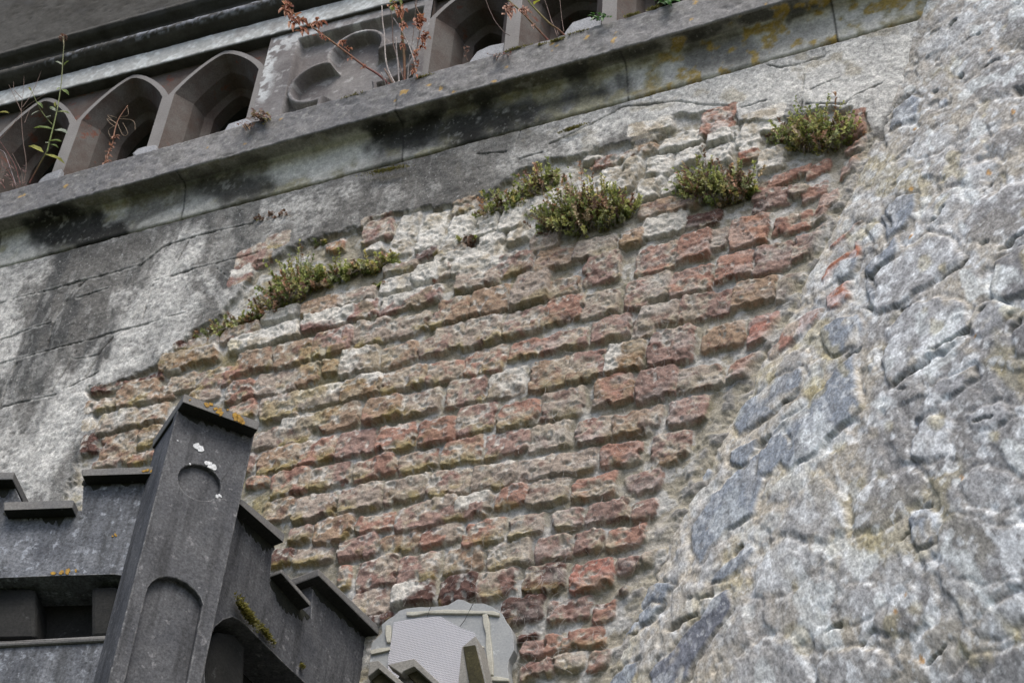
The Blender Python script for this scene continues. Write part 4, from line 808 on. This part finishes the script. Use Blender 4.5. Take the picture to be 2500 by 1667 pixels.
# woven glass mesh: warp and weft as relief
msh = bpy.data.materials.new("woven_mesh"); msh.use_nodes = True; t_ = msh.node_tree; N_ = t_.nodes; b_ = N_['Principled BSDF']; b_.inputs['Roughness'].default_value = .5
tc_ = N_.new('ShaderNodeTexCoord'); wv_ = [N_.new('ShaderNodeTexWave') for _ in range(2)]
for w__, d_ in zip(wv_, ('X', 'Z')):
    w__.bands_direction = d_; w__.inputs['Scale'].default_value = 62 if d_ == 'Z' else 85; w__.inputs['Distortion'].default_value = .6; t_.links.new(tc_.outputs['Object'], w__.inputs[0])
mm = N_.new('ShaderNodeMath'); mm.operation = 'MAXIMUM'; t_.links.new(wv_[0].outputs['Fac'], mm.inputs[0]); t_.links.new(wv_[1].outputs['Fac'], mm.inputs[1])
cr_ = N_.new('ShaderNodeMix'); cr_.data_type = 'RGBA'; cr_.inputs[6].default_value = (.36, .36, .385, 1); cr_.inputs[7].default_value = (.47, .47, .495, 1); t_.links.new(mm.outputs[0], cr_.inputs[0]); t_.links.new(cr_.outputs[2], b_.inputs['Base Color'])
bp_ = N_.new('ShaderNodeBump'); bp_.inputs['Distance'].default_value = .001; t_.links.new(mm.outputs[0], bp_.inputs['Height']); t_.links.new(bp_.outputs[0], b_.inputs['Normal'])
plate("mesh_sheet", offA(.028), tile(*R4, [(495, 1800), (500, 1330), (540, 1080), (560, 930), (700, 905), (900, 880), (1050, 870), (1130, 920), (1250, 985), (1400, 1040), (1420, 1090), (1330, 1400), (1300, 1800)]), .006, msh, cem, bw=0)
# ================================================================== PLANTS
mLf = mat_leaf("leaf"); mTw = mat_leaf("twig", .8)
class Plant:
    def __init__(s): s.V = []; s.F = []; s.C = []; s.SV = []; s.SF = []; s.SC = []
    def leaf(s, p, d, up, L, W, c, fold=.25):
        d = d/np.linalg.norm(d); sd = np.cross(d, up); sd /= np.linalg.norm(sd)+1e-9; nn = np.cross(sd, d)
        k = len(s.V); s.V += [p, p+d*L*.35+sd*W*.5+nn*W*fold, p+d*L*.75+sd*W*.38+nn*W*fold*.6, p+d*L-nn*L*.08, p+d*L*.75-sd*W*.38+nn*W*fold*.6, p+d*L*.35-sd*W*.5+nn*W*fold, p+d*L*.55]
        s.F += [(k, k+1, k+6), (k+1, k+2, k+6), (k+2, k+3, k+6), (k+3, k+4, k+6), (k+4, k+5, k+6), (k+5, k, k+6)]
        s.C += [c]*7
    def stem(s, pts, r0, r1, c, n=5, c2=None):
        pts = [np.asarray(p, float) for p in pts]; k0 = len(s.SV); m_ = len(pts)
        for i, p in enumerate(pts):
            t = pts[min(i+1, m_-1)]-pts[max(i-1, 0)]; t = t/(np.linalg.norm(t)+1e-9)
            a = np.cross(t, [.3, .2, .9]); a /= np.linalg.norm(a)+1e-9; b = np.cross(t, a); r = r0+(r1-r0)*i/max(1, m_-1)
            for j in range(n): s.SV.append(p+(a*cos(2*pi*j/n)+b*sin(2*pi*j/n))*r)
            cc = c if c2 is None else tuple(c[q]+(c2[q]-c[q])*i/max(1, m_-1) for q in range(3)); s.SC += [cc]*n
        for i in range(m_-1):
            for j in range(n): s.SF.append((k0+i*n+j, k0+i*n+(j+1) % n, k0+(i+1)*n+(j+1) % n, k0+(i+1)*n+j))
        s.SF.append(tuple(k0+(m_-1)*n+j for j in range(n)))
    def build(s, root, lname="foliage", sname="stems"):
        if s.V: mk(lname, s.V, s.F, mLf, root, np.array(s.C), smooth=False)
        if s.SV: mk(sname, s.SV, s.SF, mTw, root, np.array(s.SC))
GR = [(.36, .40, .13), (.31, .37, .12), (.45, .46, .16), (.50, .45, .18), (.20, .26, .08), (.42, .34, .21), (.48, .30, .19), (.38, .41, .21), (.42, .45, .17)]
def tuft(px_c, rx, ry, n, seed, label, dry=.15, size=1., tilt=0., base=.02, droop=.3):
    """cushion of short leafy shoots rooted in the joints; rx, ry half-size in layout px"""
    rs = np.random.default_rng(seed); c = onA(*px_c, base); ex = onA(px_c[0]+rx, px_c[1]-rx*tilt, base)-c; ey = onA(px_c[0], px_c[1]-ry, base)-c
    root = empty("sedum_tuft", c, label, "plant", "stonecrop tufts growing from the joints of the brickwork"); P = Plant(); H_ = np.linalg.norm(ey)
    for i in range(int(n*.8)):
        a = rs.uniform(-1, 1)+rs.normal(0, .12); b = rs.uniform(-.7, .3); o = c+ex*a*.85+ey*b*(1-abs(a)*.4)
        hgt = .76*H_*rs.choice([rs.uniform(.3, .9), rs.uniform(.7, 1.7)])*(1-.35*a*a)*(.7+.6*vnoise(np.array(a*2.3+seed), np.array(seed*1.7), 5)); dirn = ex/np.linalg.norm(ex)*(a*.6+rs.normal(0, .35))+np.array([0, -1, 0])*rs.uniform(.5, 1.3)+np.array([0, 0, 1])*rs.uniform(-.35, 1.0)
        dirn /= np.linalg.norm(dirn); m_ = 5; pts = [o+np.array([0, .025, 0])]
        for k in range(1, m_): pts.append(pts[-1]+(dirn+np.array([0, 0, .28 if rs.random() > droop else -.25])*k/m_+rs.normal(0, .12, 3))*hgt/m_)
        dead = rs.random() < dry; sc = (.20, .15, .11) if not dead else (.27, .22, .18)
        P.stem(pts, .0010, .0006, sc, 3)
        if dead and rs.random() < .5: continue
        cbase = np.array(GR[rs.integers(0, len(GR))])*(rs.uniform(.8, 1.3))
        if dead: cbase = np.array([.24, .15, .10])*rs.uniform(.7, 1.2)
        for k in range(1, m_):
            tdir = pts[k]-pts[k-1]; tdir /= np.linalg.norm(tdir)+1e-9
            for j in range(8 if k > 2 else 3):
                v = rs.normal(0, 1, 3); v -= tdir*(v@tdir); v /= np.linalg.norm(v)+1e-9
                ld = v*.85+tdir*(.5 if k < m_-1 else .9); cc = np.clip(cbase*rs.uniform(.7, 1.3), 0, 1)
                P.leaf(pts[k-1]+(pts[k]-pts[k-1])*rs.random(), ld, tdir, rs.uniform(.007, .0125)*size, rs.uniform(.005, .008)*size, tuple(cc))
    for i in range(int(n*.18)):                       # bare hanging rootlets
        a = rs.uniform(-.8, .8); o = c+ex*a-ey*.3; pts = [o]
        for k in range(4): pts.append(pts[-1]+np.array([rs.normal(0, .004), -.003+rs.normal(0, .003), -rs.uniform(.3, 1)*H_*.16]))
        P.stem(pts, .0006, .0004, (.28, .25, .21), 3)
    P.build(root); return root
tuft((560, 788), 58, 26, 80, 1, "low ragged stonecrop patch, leftmost and lowest of the long green fringe", tilt=.42, dry=.2)
tuft((505, 806), 42, 13, 34, 19, "thin olive stonecrop sprig trailing onto the grey render at the far left end", tilt=.1, dry=.1)
tuft((655, 745), 52, 30, 90, 2, "stonecrop clump in the middle of the long fringe with a dark hollow beneath", tilt=.45, dry=.15)
tuft((715, 690), 62, 62, 190, 3, "tall dense green stonecrop clump beside the orange brick", tilt=.35, dry=.12)
tuft((810, 668), 52, 32, 110, 4, "green stonecrop mat hanging right of the tallest fringe clump", tilt=.3, dry=.12)
tuft((905, 640), 60, 30, 120, 5, "feathery stonecrop mat at the right end of the long fringe, under the upright bricks", tilt=.25, dry=.1)
tuft((925, 683), 18, 10, 18, 6, "tiny green sprig just below the right end of the long fringe", tilt=.25, dry=.1)
tuft((1322, 438), 44, 44, 95, 7, "bright green stonecrop clump high up, topmost of the trio over the upright bricks", tilt=.3, dry=.1)
tuft((1222, 492), 46, 42, 90, 8, "loose stonecrop clump with brown tips left of the biggest cushion", tilt=.3, dry=.2)
tuft((1430, 515), 112, 72, 430, 9, "largest round green stonecrop cushion with dark roots hanging under it", tilt=.2, dry=.16, size=1.05)
tuft((1748, 452), 88, 62, 330, 10, "red and green stonecrop cushion, second from the right", tilt=.05, dry=.25, size=1.1)
tuft((1905, 322), 34, 34, 60, 11, "small reddish brown sprig left of the uppermost stonecrop cushion", tilt=.1, dry=.5)
tuft((2000, 325), 68, 64, 260, 12, "yellow green stonecrop cushion at the top right beside the red brick corner", tilt=.1, dry=.12, size=1.05)
tuft((1140, 580), 22, 24, 30, 13, "tiny orange brown dried sprig on a whitened upright brick", tilt=.2, dry=.95)
tuft((668, 525), 52, 22, 60, 14, "withered brown tuft on the grey render below the ledge", tilt=.2, dry=.95)
tuft((775, 585), 12, 10, 14, 15, "tiny green sprig right above the orange brick", tilt=.3, dry=.1)
# ------------------------------------------------------------ plants on the ledge
DL = .100
def L(x, y, d=DL): return onA(x, y, d)
def stemline(P, pts, r0, r1, c, d=DL, c2=None, sub=3, n=6, dd=None):
    Q = [L(x, y, (d if dd is None else d+(dd-d)*i/(len(pts)-1))) for i, (x, y) in enumerate(pts)]; out = []
    for i in range(len(Q)-1):
        p0 = Q[max(0, i-1)]; p1, p2 = Q[i], Q[i+1]; p3 = Q[min(len(Q)-1, i+2)]
        for k in range(sub):
            t = k/sub; out.append(.5*((2*p1)+(-p0+p2)*t+(2*p0-5*p1+4*p2-p3)*t*t+(-p0+3*p1-3*p2+p3)*t**3))
    out.append(Q[-1]); P.stem(out, r0, r1, c, n, c2); return out
def pxleaf(P, x, y, x2, y2, wpx, c, d=DL, fold=.25):
    a, b = L(x, y, d), L(x2, y2, d+.012); L_ = np.linalg.norm(b-a); P.leaf(a, b-a, np.array([.1, -.9, .5]), L_, wpx*.0017, c, fold)
Tz = 1/2.8; Tw = lambda pts: [(x/4.126, 100+y/4.126) for x, y in pts]
W = Plant(); root = empty("flowering_weed", L(72, 447), "tall green weed with a faded brown flower head at the left end of the ledge", "plant", "weeds rooted on the stone ledge")
st = [(72, 447), (97, 400), (115, 370), (130, 310), (141, 260), (150, 200), (153, 150), (156, 110)]
stemline(W, st[:3], .0032, .0028, (.25, .09, .08), c2=(.22, .26, .10), dd=.15); stemline(W, st[2:], .0028, .0014, (.20, .26, .08), d=.15, c2=(.22, .22, .12), dd=.17)
stemline(W, [(128, 305), (100, 270), (75, 218)], .0014, .0009, (.2, .24, .08), d=.15)
g1, g2, g3, g4 = (.16, .22, .05), (.27, .31, .14), (.33, .33, .06), (.36, .40, .30)
for x, y, x2, y2, w_, c in Tw and [(107, 373, 68, 352, 13, g3), (108, 376, 158, 393, 10, g3), (117, 345, 150, 342, 9, g1), (120, 350, 110, 348, 7, g4), (122, 352, 142, 358, 6, g1), (130, 316, 80, 308, 11, g1), (131, 318, 165, 322, 14, g4), (136, 272, 120, 262, 10, g4), (138, 273, 170, 274, 9, g2), (134, 268, 120, 260, 8, g1), (136, 262, 134, 248, 6, g3),
        (151, 218, 168, 229, 9, g1), (150, 214, 138, 219, 8, g1), (154, 160, 134, 148, 6, g4), (155, 161, 168, 147, 7, g1), (92, 250, 104, 261, 7, g1), (98, 270, 75, 280, 5, g4), (113, 288, 124, 282, 6, g4), (75, 222, 70, 212, 5, g3)]: pxleaf(W, x, y, x2, y2, w_, c, .15)
rs = np.random.default_rng(31); hc = L(154, 92, .17)
for k in range(90):
    v = rs.normal(0, 1, 3); v /= np.linalg.norm(v); v[2] = v[2]*.8-.1; W.leaf(hc+v*.008, v+np.array([0, 0, -.3]), np.array([0, -1, .2]), .011, .005, tuple(np.array([.27, .16, .11])*rs.uniform(.6, 1.3)))
W.stem([L(156, 112, .17), hc], .0014, .004, (.22, .2, .12))
W.build(root, "leaves", "stem")
# dry twigs, far left
W = Plant(); root = empty("dry_twigs", L(45, 455), "bare grey brown twigs rising at the far left end of the ledge", "plant", "weeds rooted on the stone ledge"); tw = (.24, .17, .14); tr_ = (.23, .09, .08)
for pts, c in [([(58, 448), (64, 400), (56, 340), (52, 270), (58, 210), (58, 150)], tw), ([(52, 272), (35, 235), (22, 208)], tw), ([(55, 262), (80, 225), (104, 165)], tw), ([(0, 340), (35, 300), (60, 265), (110, 230)], tw), ([(40, 455), (18, 390), (10, 372), (0, 366)], (.4, .35, .36)), ([(50, 452), (35, 400), (0, 345)], tr_), ([(12, 460), (0, 440)], tr_),
               ([(60, 300), (72, 270)], tw), ([(53, 240), (35, 220), (33, 200)], tw), ([(38, 452), (22, 420), (2, 400)], tr_), ([(55, 452), (52, 420), (30, 375)], tw)]: stemline(W, pts, .0014, .0006, c, sub=4)
for k in range(40):
    x, y = rs.uniform(-4, 60), rs.uniform(400, 458); pxleaf(W, x, y, x+rs.normal(0, 7), y+rs.normal(-3, 6), 3, (.2, .12, .1))
pxleaf(W, -8, 276, 22, 273, 9, (.36, .34, .08))
W.build(root, "withered_leaves", "twigs")
# dried curly stalk
W = Plant(); root = empty("dried_stalk", L(256, 400), "short orange brown dried stalk with curled tendrils between two stone mullions", "plant", "weeds rooted on the stone ledge"); cb_ = (.36, .19, .12)
stemline(W, [(256, 400), (262, 380), (275, 350), (280, 320), (290, 290), (312, 258)], .0034, .0012, cb_, sub=4)
for pts in [[(283, 300), (262, 290), (268, 300), (283, 312)], [(286, 300), (300, 330), (312, 325), (300, 300)], [(284, 305), (265, 318), (270, 335)], [(290, 290), (325, 295), (330, 318)], [(292, 285), (312, 282), (312, 262)], [(283, 302), (262, 282), (285, 288)]]: stemline(W, pts, .0008, .0006, (.42, .32, .22), sub=5)
for k in range(26):
    t = rs.random(); x = 258+t*22+rs.normal(0, 2); y = 400-t*75; pxleaf(W, x, y, x+rs.normal(0, 6), y+rs.normal(0, 6), 5, tuple(np.array(cb_)*rs.uniform(.7, 1.2)))
W.build(root, "curled_leaves", "stalk")
# withered cluster
def clump(x, y, rx, ry, n, label, cols, seed, name="withered_rosette", size=8, nleaf="leaves"):
    rs_ = np.random.default_rng(seed); W_ = Plant(); rt = empty(name, L(x, y), label, "plant", "weeds rooted on the stone ledge")
    for k in range(n):
        a, b = rs_.normal(0, .5, 2); px_, py_ = x+a*rx, y+b*ry; c_ = np.array(cols[rs_.integers(0, len(cols))])*rs_.uniform(.7, 1.25)
        pxleaf(W_, px_, py_, px_+rs_.normal(0, size), py_+rs_.normal(0, size*.8), size*.8, tuple(c_), .112+rs_.uniform(0, .03))
        if k % 6 == 0: stemline(W_, [(x, y+ry*.3), (px_, py_)], .001, .0007, (.25, .14, .1))
    W_.build(rt, nleaf, "stems"); return rt
clump(635, 282, 24, 13, 70, "curled brown withered rosette on the ledge left of the carved panel", [(.25, .15, .11), (.30, .18, .12), (.16, .1, .08), (.22, .2, .08)], 41)
clump(605, 305, 26, 7, 26, "thin brown sprig trailing beside the withered rosette", [(.25, .13, .09), (.3, .2, .12)], 42, size=5)
clump(1226, 134, 26, 5, 26, "flat reddish dead sprig lying on the ledge under the third mullion", [(.22, .10, .08), (.16, .12, .1)], 43, size=5)
# big dried stems by the quatrefoil panel
Z4 = lambda pts: [(620+x/4.05, y/4.05) for x, y in pts]
W = Plant(); root = empty("red_stemmed_weed", L(950, 205), "long red stem with shrivelled orange brown leaves leaning left across the carved panel", "plant", "weeds rooted on the stone ledge")
stemline(W, Z4([(1340, 840), (1230, 740), (1070, 640), (900, 510), (740, 390), (560, 260), (400, 140), (320, 50), (260, -30)]), .0042, .0018, (.20, .055, .06), c2=(.36, .25, .1), dd=.20, sub=4)
ob = [(.40, .17, .09), (.33, .13, .07), (.45, .22, .12), (.28, .12, .08)]
for cx, cy, n_, sp, sz in [(340, 90, 26, 50, 15), (400, 190, 14, 35, 15), (500, 290, 16, 40, 11), (640, 230, 18, 38, 12), (480, 200, 10, 30, 11), (700, 370, 8, 25, 7), (880, 410, 12, 20, 9), (935, 480, 9, 20, 9), (1080, 650, 10, 18, 5), (650, 340, 8, 30, 8), (960, 570, 5, 20, 6)]:
    for k in range(n_):
        x, y = cx+rs.normal(0, sp*.5), cy+rs.normal(0, sp*.5); (px_, py_), = Z4([(x, y)]); pxleaf(W, px_, py_, px_+rs.normal(0, sz*.6), py_+rs.normal(sz*.3, sz*.6), sz*.6, tuple(np.array(ob[rs.integers(0, 4)])*rs.uniform(.7, 1.2)), .15+.05*(1-cx/1340), .5)
W.build(root, "shrivelled_leaves", "stem")
W = Plant(); root = empty("upright_weed", L(986, 198), "upright green and brown stem hung with crisp orange brown leaves on the ledge", "plant", "weeds rooted on the stone ledge")
stemline(W, Z4([(1490, 800), (1485, 560), (1465, 330), (1462, 150), (1450, 0), (1440, -80)]), .0048, .0040, (.22, .09, .06), c2=(.24, .30, .09), dd=.15, sub=4)
for cx, cy, n_, sp, sz in [(1450, 110, 22, 38, 12), (1495, 250, 12, 28, 10), (1470, 450, 12, 24, 7), (1400, 20, 16, 60, 11), (1460, 370, 6, 20, 6)]:
    for k in range(n_):
        x, y = cx+rs.normal(0, sp*.5), cy+rs.normal(0, sp*.6); (px_, py_), = Z4([(x, y)]); g_ = (cy < 40 and rs.random() < .6); pxleaf(W, px_, py_, px_+rs.normal(0, sz*.6), py_+rs.normal(sz*.3, sz*.6), sz*.6, (.25, .3, .06) if g_ else tuple(np.array(ob[rs.integers(0, 4)])*rs.uniform(.8, 1.2)), .15, .5)
W.build(root, "crisp_leaves", "stem")
W = Plant(); root = empty("hanging_leaf_weed", L(1010, 198), "slender stalk with orange brown hanging leaves, rightmost beside the carved panel", "plant", "weeds rooted on the stone ledge")
stemline(W, Z4([(1540, 720), (1590, 600), (1620, 420), (1650, 260), (1640, 150), (1600, 60), (1620, -40)]), .0018, .001, (.32, .2, .14), dd=.15, sub=4)
for cx, cy, n_, sp, sz in [(1640, 190, 20, 32, 14), (1630, 250, 10, 22, 12), (1690, 370, 20, 32, 13), (1670, 460, 8, 22, 10), (1600, 520, 12, 26, 8), (1610, 610, 8, 16, 9), (1580, 690, 14, 40, 7)]:
    for k in range(n_):
        x, y = cx+rs.normal(0, sp*.5), cy+rs.normal(0, sp*.6); (px_, py_), = Z4([(x, y)]); pxleaf(W, px_, py_, px_+rs.normal(0, sz*.5), py_+rs.normal(sz*.3, sz*.5), sz*.6, tuple(np.array(ob[rs.integers(0, 4)])*rs.uniform(.8, 1.25)), .14, .5)
W.build(root, "hanging_leaves", "stalk")
wh_ = (.52, .47, .44)
W = Plant(); root = empty("bleached_stalks", L(965, 205), "bundle of bleached white dead stalks on the ledge in front of the carved panel", "plant", "weeds rooted on the stone ledge")
for pts, r, c in [([(1400, 840), (1330, 700), (1300, 560), (1290, 350), (1270, 200), (1265, 60)], .0030, wh_), ([(1380, 840), (1290, 680)], .0034, (.42, .3, .24)), ([(1435, 830), (1425, 650), (1410, 500), (1405, 370)], .0030, wh_), ([(1310, 860), (1260, 720)], .0024, wh_), ([(1325, 850), (1315, 760)], .003, wh_),
                  ([(1595, 790), (1600, 680), (1550, 500), (1480, 340), (1380, 180)], .0030, wh_), ([(1520, 800), (1530, 640), (1545, 540)], .0026, wh_), ([(1480, 790), (1420, 580), (1375, 420), (1370, 250), (1350, 100), (1300, 40)], .0024, (.26, .19, .16)), ([(1355, 110), (1400, 20)], .0012, tw), ([(1560, 450), (1580, 300), (1600, 80), (1640, -20)], .0011, tw), ([(1600, 80), (1580, 0)], .001, tw), ([(1640, 650), (1560, 700), (1540, 760)], .0016, wh_)]:
    stemline(W, Z4(pts), r, r*.6, c, sub=4, dd=.14)
W.build(root, sname="stalks")
# right: two leaning stems, thin arcs
Z5 = lambda pts: [(1150+x/4.704, y/4.704) for x, y in pts]
W = Plant(); root = empty("leaning_weed", L(1338, 98), "weed with dry pink leaves and red footed stem leaning left, nearer the third mullion", "plant", "weeds rooted on the stone ledge")
stemline(W, Z5([(885, 465), (760, 330), (600, 160), (490, 60), (400, -20)]), .0034, .0024, (.22, .08, .06), c2=(.26, .26, .1), dd=.16)
for cx, cy, n_, sp, sz in [(440, 120, 24, 50, 12), (620, 130, 22, 50, 9), (600, 100, 8, 30, 8), (460, 60, 10, 40, 10), (720, 290, 6, 20, 5)]:
    for k in range(n_):
        x, y = cx+rs.normal(0, sp*.5), cy+rs.normal(0, sp*.6); (px_, py_), = Z5([(x, y)]); pxleaf(W, px_, py_, px_+rs.normal(0, sz*.5), py_+rs.normal(sz*.3, sz*.5), sz*.6, tuple(np.array((.45, .27, .2))*rs.uniform(.8, 1.2)), .15, .5)
W.build(root, "dry_leaves", "stem")
W = Plant(); root = empty("leaning_weed", L(1378, 86), "green leaning stem with one yellow leaf, right of the dry pink leaved weed", "plant", "weeds rooted on the stone ledge")
stemline(W, Z5([(1075, 410), (1000, 340), (900, 270), (750, 120), (680, 40), (630, -40)]), .0034, .0024, (.22, .08, .06), c2=(.26, .32, .1), dd=.16)
pxleaf(W, *Z5([(720, 60)])[0], *Z5([(790, 0)])[0], 16, (.42, .44, .06), .16)
for pts in [[(1065, 360), (1040, 200), (1020, 0)], [(930, 270), (880, 100), (840, -10)], [(980, 400), (950, 300), (910, 200)], [(990, 420), (960, 330)], [(1000, 400), (985, 320)]]: stemline(W, Z5(pts), .0011, .0006, (.28, .2, .17))
W.build(root, "leaves", "stem")
W = Plant(); root = empty("thin_stalk", L(1245, 88), "single thin dark stalk curving up in the opening left of the third mullion", "plant", "weeds rooted on the stone ledge")
stemline(W, Z5([(445, 410), (380, 370), (280, 250), (210, 110), (170, 0)]), .0012, .0008, (.2, .14, .12), sub=5); W.build(root, sname="stalk")
W = Plant(); root = empty("seed_sprig", L(1138, 150), "tiny brown sprig with bead-like seed heads on the ledge", "plant", "weeds rooted on the stone ledge")
for pts in [[(2110, 600), (2095, 540), (2110, 490)], [(2095, 550), (2080, 480)], [(2095, 560), (2080, 555)]]: stemline(W, Z4(pts), .0008, .0006, (.3, .2, .15))
for x, y in [(2110, 470), (2082, 475), (2085, 550), (2112, 500), (2098, 510)]:
    (px_, py_), = Z4([(x, y)])
    for k in range(6): pxleaf(W, px_, py_, px_+rs.normal(0, 2), py_+rs.normal(0, 2), 3, (.32, .2, .15))
W.build(root, "seed_heads", "stalk")
for x, y, n_, lb in [(1466, 41, 26, "dark green leafy sprig on the ledge left of the fourth mullion"), (1625, 4, 22, "dark green leaves at the top edge above the right end of the ledge")]:
    W = Plant(); root = empty("green_sprig", L(x, y), lb, "plant", "weeds rooted on the stone ledge")
    for k in range(n_):
        a, b = x+rs.normal(0, 9), y+rs.normal(0, 4); pxleaf(W, a, b, a+rs.normal(0, 9), b+rs.normal(0, 5), 7, tuple(np.array((.05, .13, .025))*rs.uniform(.6, 1.5)), .11+rs.uniform(0, .03))
    W.build(root, "leaves")
mSi = mat_stone("pale_sill", (.36, .37, .39), (.26, .265, .27), (.5, .52, .54), s1=12, s3=25, bump=.4)
for P_, d_ in ((Tw([(380, 1430), (400, 1395), (470, 1340), (620, 1285), (600, 1350), (560, 1440)]), .075), (Tw([(1330, 1135), (1380, 1090), (1470, 1060), (1575, 1045), (1560, 1160), (1400, 1180)]), .075), ([(545, 322), (557, 303), (600, 289), (620, 300), (580, 330)], .075),
               (Z5([(-40, 740), (0, 680), (70, 590), (200, 530), (450, 480), (450, 640), (380, 700), (0, 800)]), .05), (Z5([(1060, 400), (1090, 350), (1160, 260), (1370, 190), (1400, 230), (1590, 130), (1590, 300), (1300, 420)]), .05)):
    plate("sill_fragment", offA(d_), P_, .05, mSi, ar, bw=.004)
# ------------------------------------------------------------ moss
def moss(P0, n, ex, ey, en, label, seed, r=.004, parent=None):
    rs_ = np.random.default_rng(seed); V = []; F = []; Cc_ = []
    for k in range(n):
        a, b = rs_.normal(0, .45, 2); p = P0+ex*a+ey*b
        rr = r*rs_.uniform(.6, 1.4); c_ = np.array([.20, .185, .045])*rs_.uniform(.55, 1.35)
        for j in range(7):
            v = rs_.normal(0, 1, 3); v = v/np.linalg.norm(v)+en*.6; q_ = p+v*rr*.4; t_1 = np.cross(v, rs_.normal(0, 1, 3)); t_1 /= np.linalg.norm(t_1)
            kk = len(V); V += [q_-t_1*rr*.3, q_+t_1*rr*.3, q_+v*rr]; F.append((kk, kk+1, kk+2)); Cc_ += [c_*.8, c_*.8, c_*1.2]
    if parent is None: parent = empty("moss_cushion", P0, label, "moss", "moss cushions along the ledge and turret")
    mk("moss_tuft" if label is None else "moss_leaves", V, F, mLf, parent, np.array(Cc_), smooth=False)
ZL = np.array([0, 0, 1.])
def mossL(x, y, w_, n, label, seed, h=6):
    p = onA(x, y, .112); moss(p, n, onA(x+w_, y-w_*.3, .112)-p, np.array([0, .01, h*.0012]), np.array([0, -.5, 1]), label, seed)
mossL(1034, 190, 26, 130, "yellow green moss strip on the ledge right of the bleached stalks", 61)
mossL(1262, 122, 34, 150, "straggling moss strip on the ledge under the third mullion", 62)
mossL(1362, 100, 24, 220, "thickest moss cushion on the ledge, at the foot of the two leaning weeds", 63, h=11)
mossL(1412, 82, 26, 90, "thin moss strip just right of the thickest ledge cushion", 64)
mossL(1544, 38, 22, 90, "small moss strip on the ledge below the fourth mullion", 65)
mossL(1598, 22, 18, 90, "rightmost small moss cushion near the top edge of the ledge", 66)
mossL(862, 236, 26, 60, "faint thin moss line on the ledge below the quatrefoil", 67, h=3)
mossL(1320, 112, 14, 40, "little brown moss knot left of the thickest ledge cushion", 68)
pm = PRt.at([(590, 1500)])[0]; e1 = PRt.at([(612, 1530)])[0]-pm
moss(pm+PRt.n*.012, 260, e1, np.array([0, 0, .012]), PRt.n, "yellow green moss on the hood moulding of the turret's right face", 71, .006)
pm = PRt.at([(640, 1545)])[0]; moss(pm+PRt.n*.006, 120, e1*.8, np.array([0, 0, .006]), PRt.n, "second smaller moss patch lower along the turret's hood moulding", 72, .005)
pm = PRt.at([(732, 1626)])[0]; moss(pm+PRt.n*.004, 30, e1*.25, np.array([0, 0, .005]), PRt.n, "single tiny moss dot at the bottom of the turret's right face", 73, .004)
p_ = onA(955, 436, .0); moss(p_+np.array([0, -.035, 0]), 180, onA(1010, 425, 0)-p_, np.array([0, 0, .01]), NA, "dark brown moss under the ledge at the step in the render", 74, .004)
p_ = onA(1408, 332, .0); moss(p_+np.array([0, -.03, 0]), 140, onA(1440, 322, 0)-p_, np.array([0, 0, .008]), NA, "olive moss streak on the render beneath the ledge, above the cushions", 75, .004)
# ------------------------------------------------------------ cobweb fibres
rs = np.random.default_rng(90); V = []; F = []; 
def fibre(pts, r):
    k0 = len(V); m_ = len(pts)
    for i, p in enumerate(pts):
        t = pts[min(i+1, m_-1)]-pts[max(i-1, 0)]; t = t/(np.linalg.norm(t)+1e-9); a = np.cross(t, [0, -1, .3]); a /= np.linalg.norm(a)+1e-9; b = np.cross(t, a)
        for j in range(3): V.append(p+(a*cos(2.094*j)+b*sin(2.094*j))*r)
    for i in range(m_-1):
        for j in range(3): F.append((k0+i*3+j, k0+i*3+(j+1) % 3, k0+(i+1)*3+(j+1) % 3, k0+(i+1)*3+j))
def surfA(x, z):
    i = int(np.clip((z-v1[0])/DV, 0, len(v1)-1)); j = int(np.clip((x-u1[0])/DU, 0, len(u1)-1)); return Hh[i, j]
for k in range(1500):
    cx = rs.uniform(1000, 1900); cy = rs.uniform(480, 1660)
    if cx > 1960-(cy-300)*.36: continue
    if rs.random() > .25+.75*ss(1000, 1500, cx+(cy-900)*.4): continue
    p = onA(cx, cy); n_ = 7; dr = rs.normal(0, 1, 2); dr /= np.linalg.norm(dr); dr[0] *= 1.2; L_ = rs.uniform(.012, .05); pts = []
    bend = rs.normal(0, .5)
    for i in range(n_):
        t = i/(n_-1)-.5; x = p[0]+dr[0]*L_*t-dr[1]*L_*bend*(t*t-.25); z = p[2]+dr[1]*L_*t+dr[0]*L_*bend*(t*t-.25)
        pts.append([x, -(surfA(x, z)), z])
    hm = [-q_[1] for q_ in pts]; base_ = max(hm[0], hm[-1]); 
    for i, q_ in enumerate(pts): q_[1] = -(max(hm[i], base_*.9)+.0012)
    fibre([np.array(q_) for q_ in pts], rs.uniform(.00022, .00045))
mWb = mat_stone("dusty_web", (.50, .48, .45), (.40, .39, .37), s1=40, bump=0)
tag(mk("cobwebs", V, F, mWb), "fine dusty cobweb threads stretched across the lower right bricks", "cobweb", kind='stuff')
